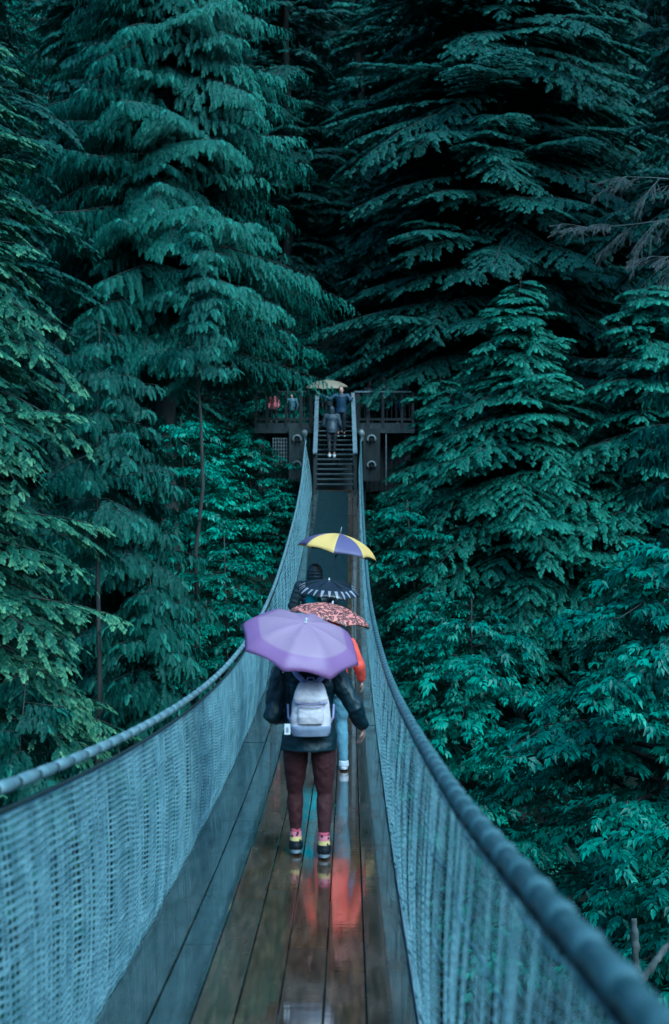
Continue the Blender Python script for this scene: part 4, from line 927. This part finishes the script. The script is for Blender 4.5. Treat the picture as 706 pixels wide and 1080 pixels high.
# background forest: two kinds, copied
GT = 'conifers of the forest wall'
bgA = tree_at(conifer, 'conifer', 1.2, 68, 38, 'dark conifer straight above the tan umbrella, far up the slope', GT, baseH=8, Rmax=4.6, nb=130, kind='hemlock', mat='shadedneedle', trunk_r=.4, droop=.4, frond=.55, seed=41, top_pow=.5)
bgB = tree_at(conifer, 'conifer', -8, 57, 35, 'dark cedar close behind the big bushy cedar on the left', GT, baseH=6, Rmax=4.2, nb=130, kind='cedar', mat='shadedneedle', trunk_r=.4, droop=.42, frond=.55, seed=42, top_pow=.5)
rr = random.Random(5)
for x, y, k, lb in [(-14, 52, 0, 'dark conifer filling the top left corner behind the layered hemlock'), (10.5, 59, 0, 'dark conifer between the tall tiered hemlock and the right corner hemlock'),
                (15.5, 54, 1, 'dark cedar in the top right corner behind the shadowy hemlock'), (-4.5, 74, 0, 'far conifer glimpsed left of the gap above the stairs'), (4.5, 77, 1, 'far cedar glimpsed right of the gap above the stairs'),
                (-1, 86, 1, 'farthest cedar visible in the gap above the stairs'), (9, 84, 0, 'far conifer up the slope behind the tiered hemlock'), (15, 70, 1, 'cedar up the slope at the far right'),
                (-12, 70, 1, 'cedar up the slope at the far left'), (-18, 64, 0, 'conifer up the slope beyond the left frame edge'), (20, 64, 0, 'conifer up the slope beyond the right frame edge'),
                (-15, 38, 1, 'tall cedar on the left bank outside the left edge'), (17, 38, 0, 'tall conifer on the right bank outside the right edge'), (-14, 26, 0, 'canyon-side conifer left of the pale-tipped hemlock'),
                (13, 26, 1, 'canyon-side cedar right of the drooping cedar'), (-22, 76, 0, 'distant conifer high on the left slope'), (22, 80, 0, 'distant conifer high on the right slope'), (-9, 98, 0, 'distant conifer at the top of the slope, left'), (7, 100, 1, 'distant cedar at the top of the slope, right'),
                (8.5, 33, 0, 'lower conifer in shade between the pointed hemlock and the right edge')]:
    g = float(ground(x, y)) - .3; far_ = y > 48
    place([bgA, bgB][k], x, y, lb, 'tree', GT, rz=rr.uniform(0, 6.28), z=g - (0 if far_ else 2), sc=rr.uniform(.85, 1.15) if far_ else (.62 if x == 8.5 else .9), copy=True)
# slender trees whose bare stems show between the crowns
tree_at(conifer, 'slender_tree', -3.3, 34.5, 7.2, 'slender grey-stemmed conifer standing between the left cedars and the maple', baseH=3.3, Rmax=1.3, nb=46, kind='cedar', mat='cedar', trunk_r=.11, droop=.45, frond=.30, seed=51, top_pow=.6)
tree_at(conifer, 'slender_tree', -4.5, 27.0, 3.8, 'thin dark-stemmed conifer behind the low cedar on the left', baseH=-.8, Rmax=1.4, nb=46, kind='cedar', mat='cedar', trunk_r=.12, droop=.45, frond=.26, seed=52, top_pow=.6)
tree_at(conifer, 'slender_tree', 2.75, 52.5, 15, 'dark straight-stemmed conifer right of the platform', baseH=8.2, Rmax=2.2, nb=70, kind='hemlock', mat='shadedneedle', trunk_r=.22, droop=.4, frond=.36, seed=53, top_pow=.5)
# broken pale trunk low on the right
def broken_trunk():
    x, y = 3.46, 16.2; g = float(ground(x, y)) - .3; H = -4.62 - g; root = empty('broken_tree', (x, y, g)); t = MB()
    t.tube([(-.1, 0, 0), (0, .05, H * .5), (.02, 0, H * .9), (-.05, 0, H)], [.15, .11, .085, .04], 12)
    t.tube([(.02, 0, H - .75), (.35, .1, H - .35), (.75, .1, H + .15), (1.3, 0, H + .55)], [.05, .04, .03, .012], 9)
    t.fused('trunk', M['pale_bark'], root, .02, 1, .05, .12); tag(root, 'pale broken trunk with one rising limb in the lower right corner', 'tree')
broken_trunk()
# bare dead boughs reaching in from the right
def dead_boughs(x, y, z0, label, seed, n=3, L0=4.0):
    rb = random.Random(seed); g = float(ground(x, y)) - .3; root = empty('dead_tree', (x, y, g)); t = MB()
    t.tube([(0, 0, 0), (.1, 0, (z0 - g) * .6), (0, 0, z0 - g + 3)], [.2, .15, .06], 9); t.build('trunk', M['dead'], root, True)
    q = MB()
    def grow(p, d, L, r, lv):
        P = [p]; K = 6
        for i in range(K):
            d = (d + Vector((rb.uniform(-.12, .12), rb.uniform(-.12, .12), rb.uniform(-.10, .04)))).normalized(); P.append(P[-1] + d * L / K)
        q.tube(P, [max(.0045, r * (1 - i / K * .85)) for i in range(K + 1)], 4 if lv else 6, cap=False)
        if lv < 3:
            for i in range(1, K + 1):
                for _ in range((2, 2, 1)[lv]):
                    a = rb.uniform(.4, 1.0) * rb.choice((-1, 1)); dd = Vector((d.x * math.cos(a) - d.y * math.sin(a), d.x * math.sin(a) + d.y * math.cos(a), d.z + rb.uniform(-.75, .25)))
                    grow(P[i], dd.normalized(), L * rb.uniform(.22, .42), r * .4, lv + 1)
    for k in range(n):
        grow(Vector((0, 0, z0 - g - k * .55)), Vector((-1, -.15 + .1 * k, .12 - .14 * k)), L0 * rb.uniform(.8, 1.1), .028, 0)
    q.build('branches', M['dead'], root, False); tag(root, label, 'tree')
dead_boughs(8.6, 31, 7.0, 'grey leafless boughs reaching in from the right edge, upper of two', 8, 2, 2.9)
dead_boughs(8.2, 29, 5.0, 'grey leafless boughs drooping at the right edge, lower of two', 9, 1, 1.9)
# undergrowth covering the banks: nobody could count it
def undergrowth():
    global rng
    rng = np.random.default_rng(77); cr = Crown('leaf', False); up = np.array([0, 0, 1.])
    n = 14000; x = rng.uniform(-26, 26, n); y = rng.uniform(24, 104, n)
    z = ground(x, y); keep = ~((np.abs(x) < 2.9) & (y > 44.5) & (y < 52)) & ~((np.abs(x) < 1.5) & (y < 46)); x, y, z = x[keep], y[keep], z[keep]; n = len(x)
    for k in range(9):
        a = rng.uniform(0, 2 * PI, n); r = rng.uniform(0, .5, n)
        P = np.stack([x + r * np.cos(a), y + r * np.sin(a), z + rng.uniform(.15, 1.0, n) * (1.1 - r)], -1)
        D = np.stack([np.cos(a), np.sin(a), rng.uniform(-.4, .3, n)], -1); N = np.tile(up, (n, 1)) + rng.uniform(-.4, .4, (n, 3))
        cr.put(P, D, N, rng.uniform(.3, .6, n), rng.uniform(.1, .6, n))
    tag(cr.build('undergrowth', M['broad'], None), 'leafy undergrowth covering the banks', kind='stuff')
undergrowth()
#TREES_END
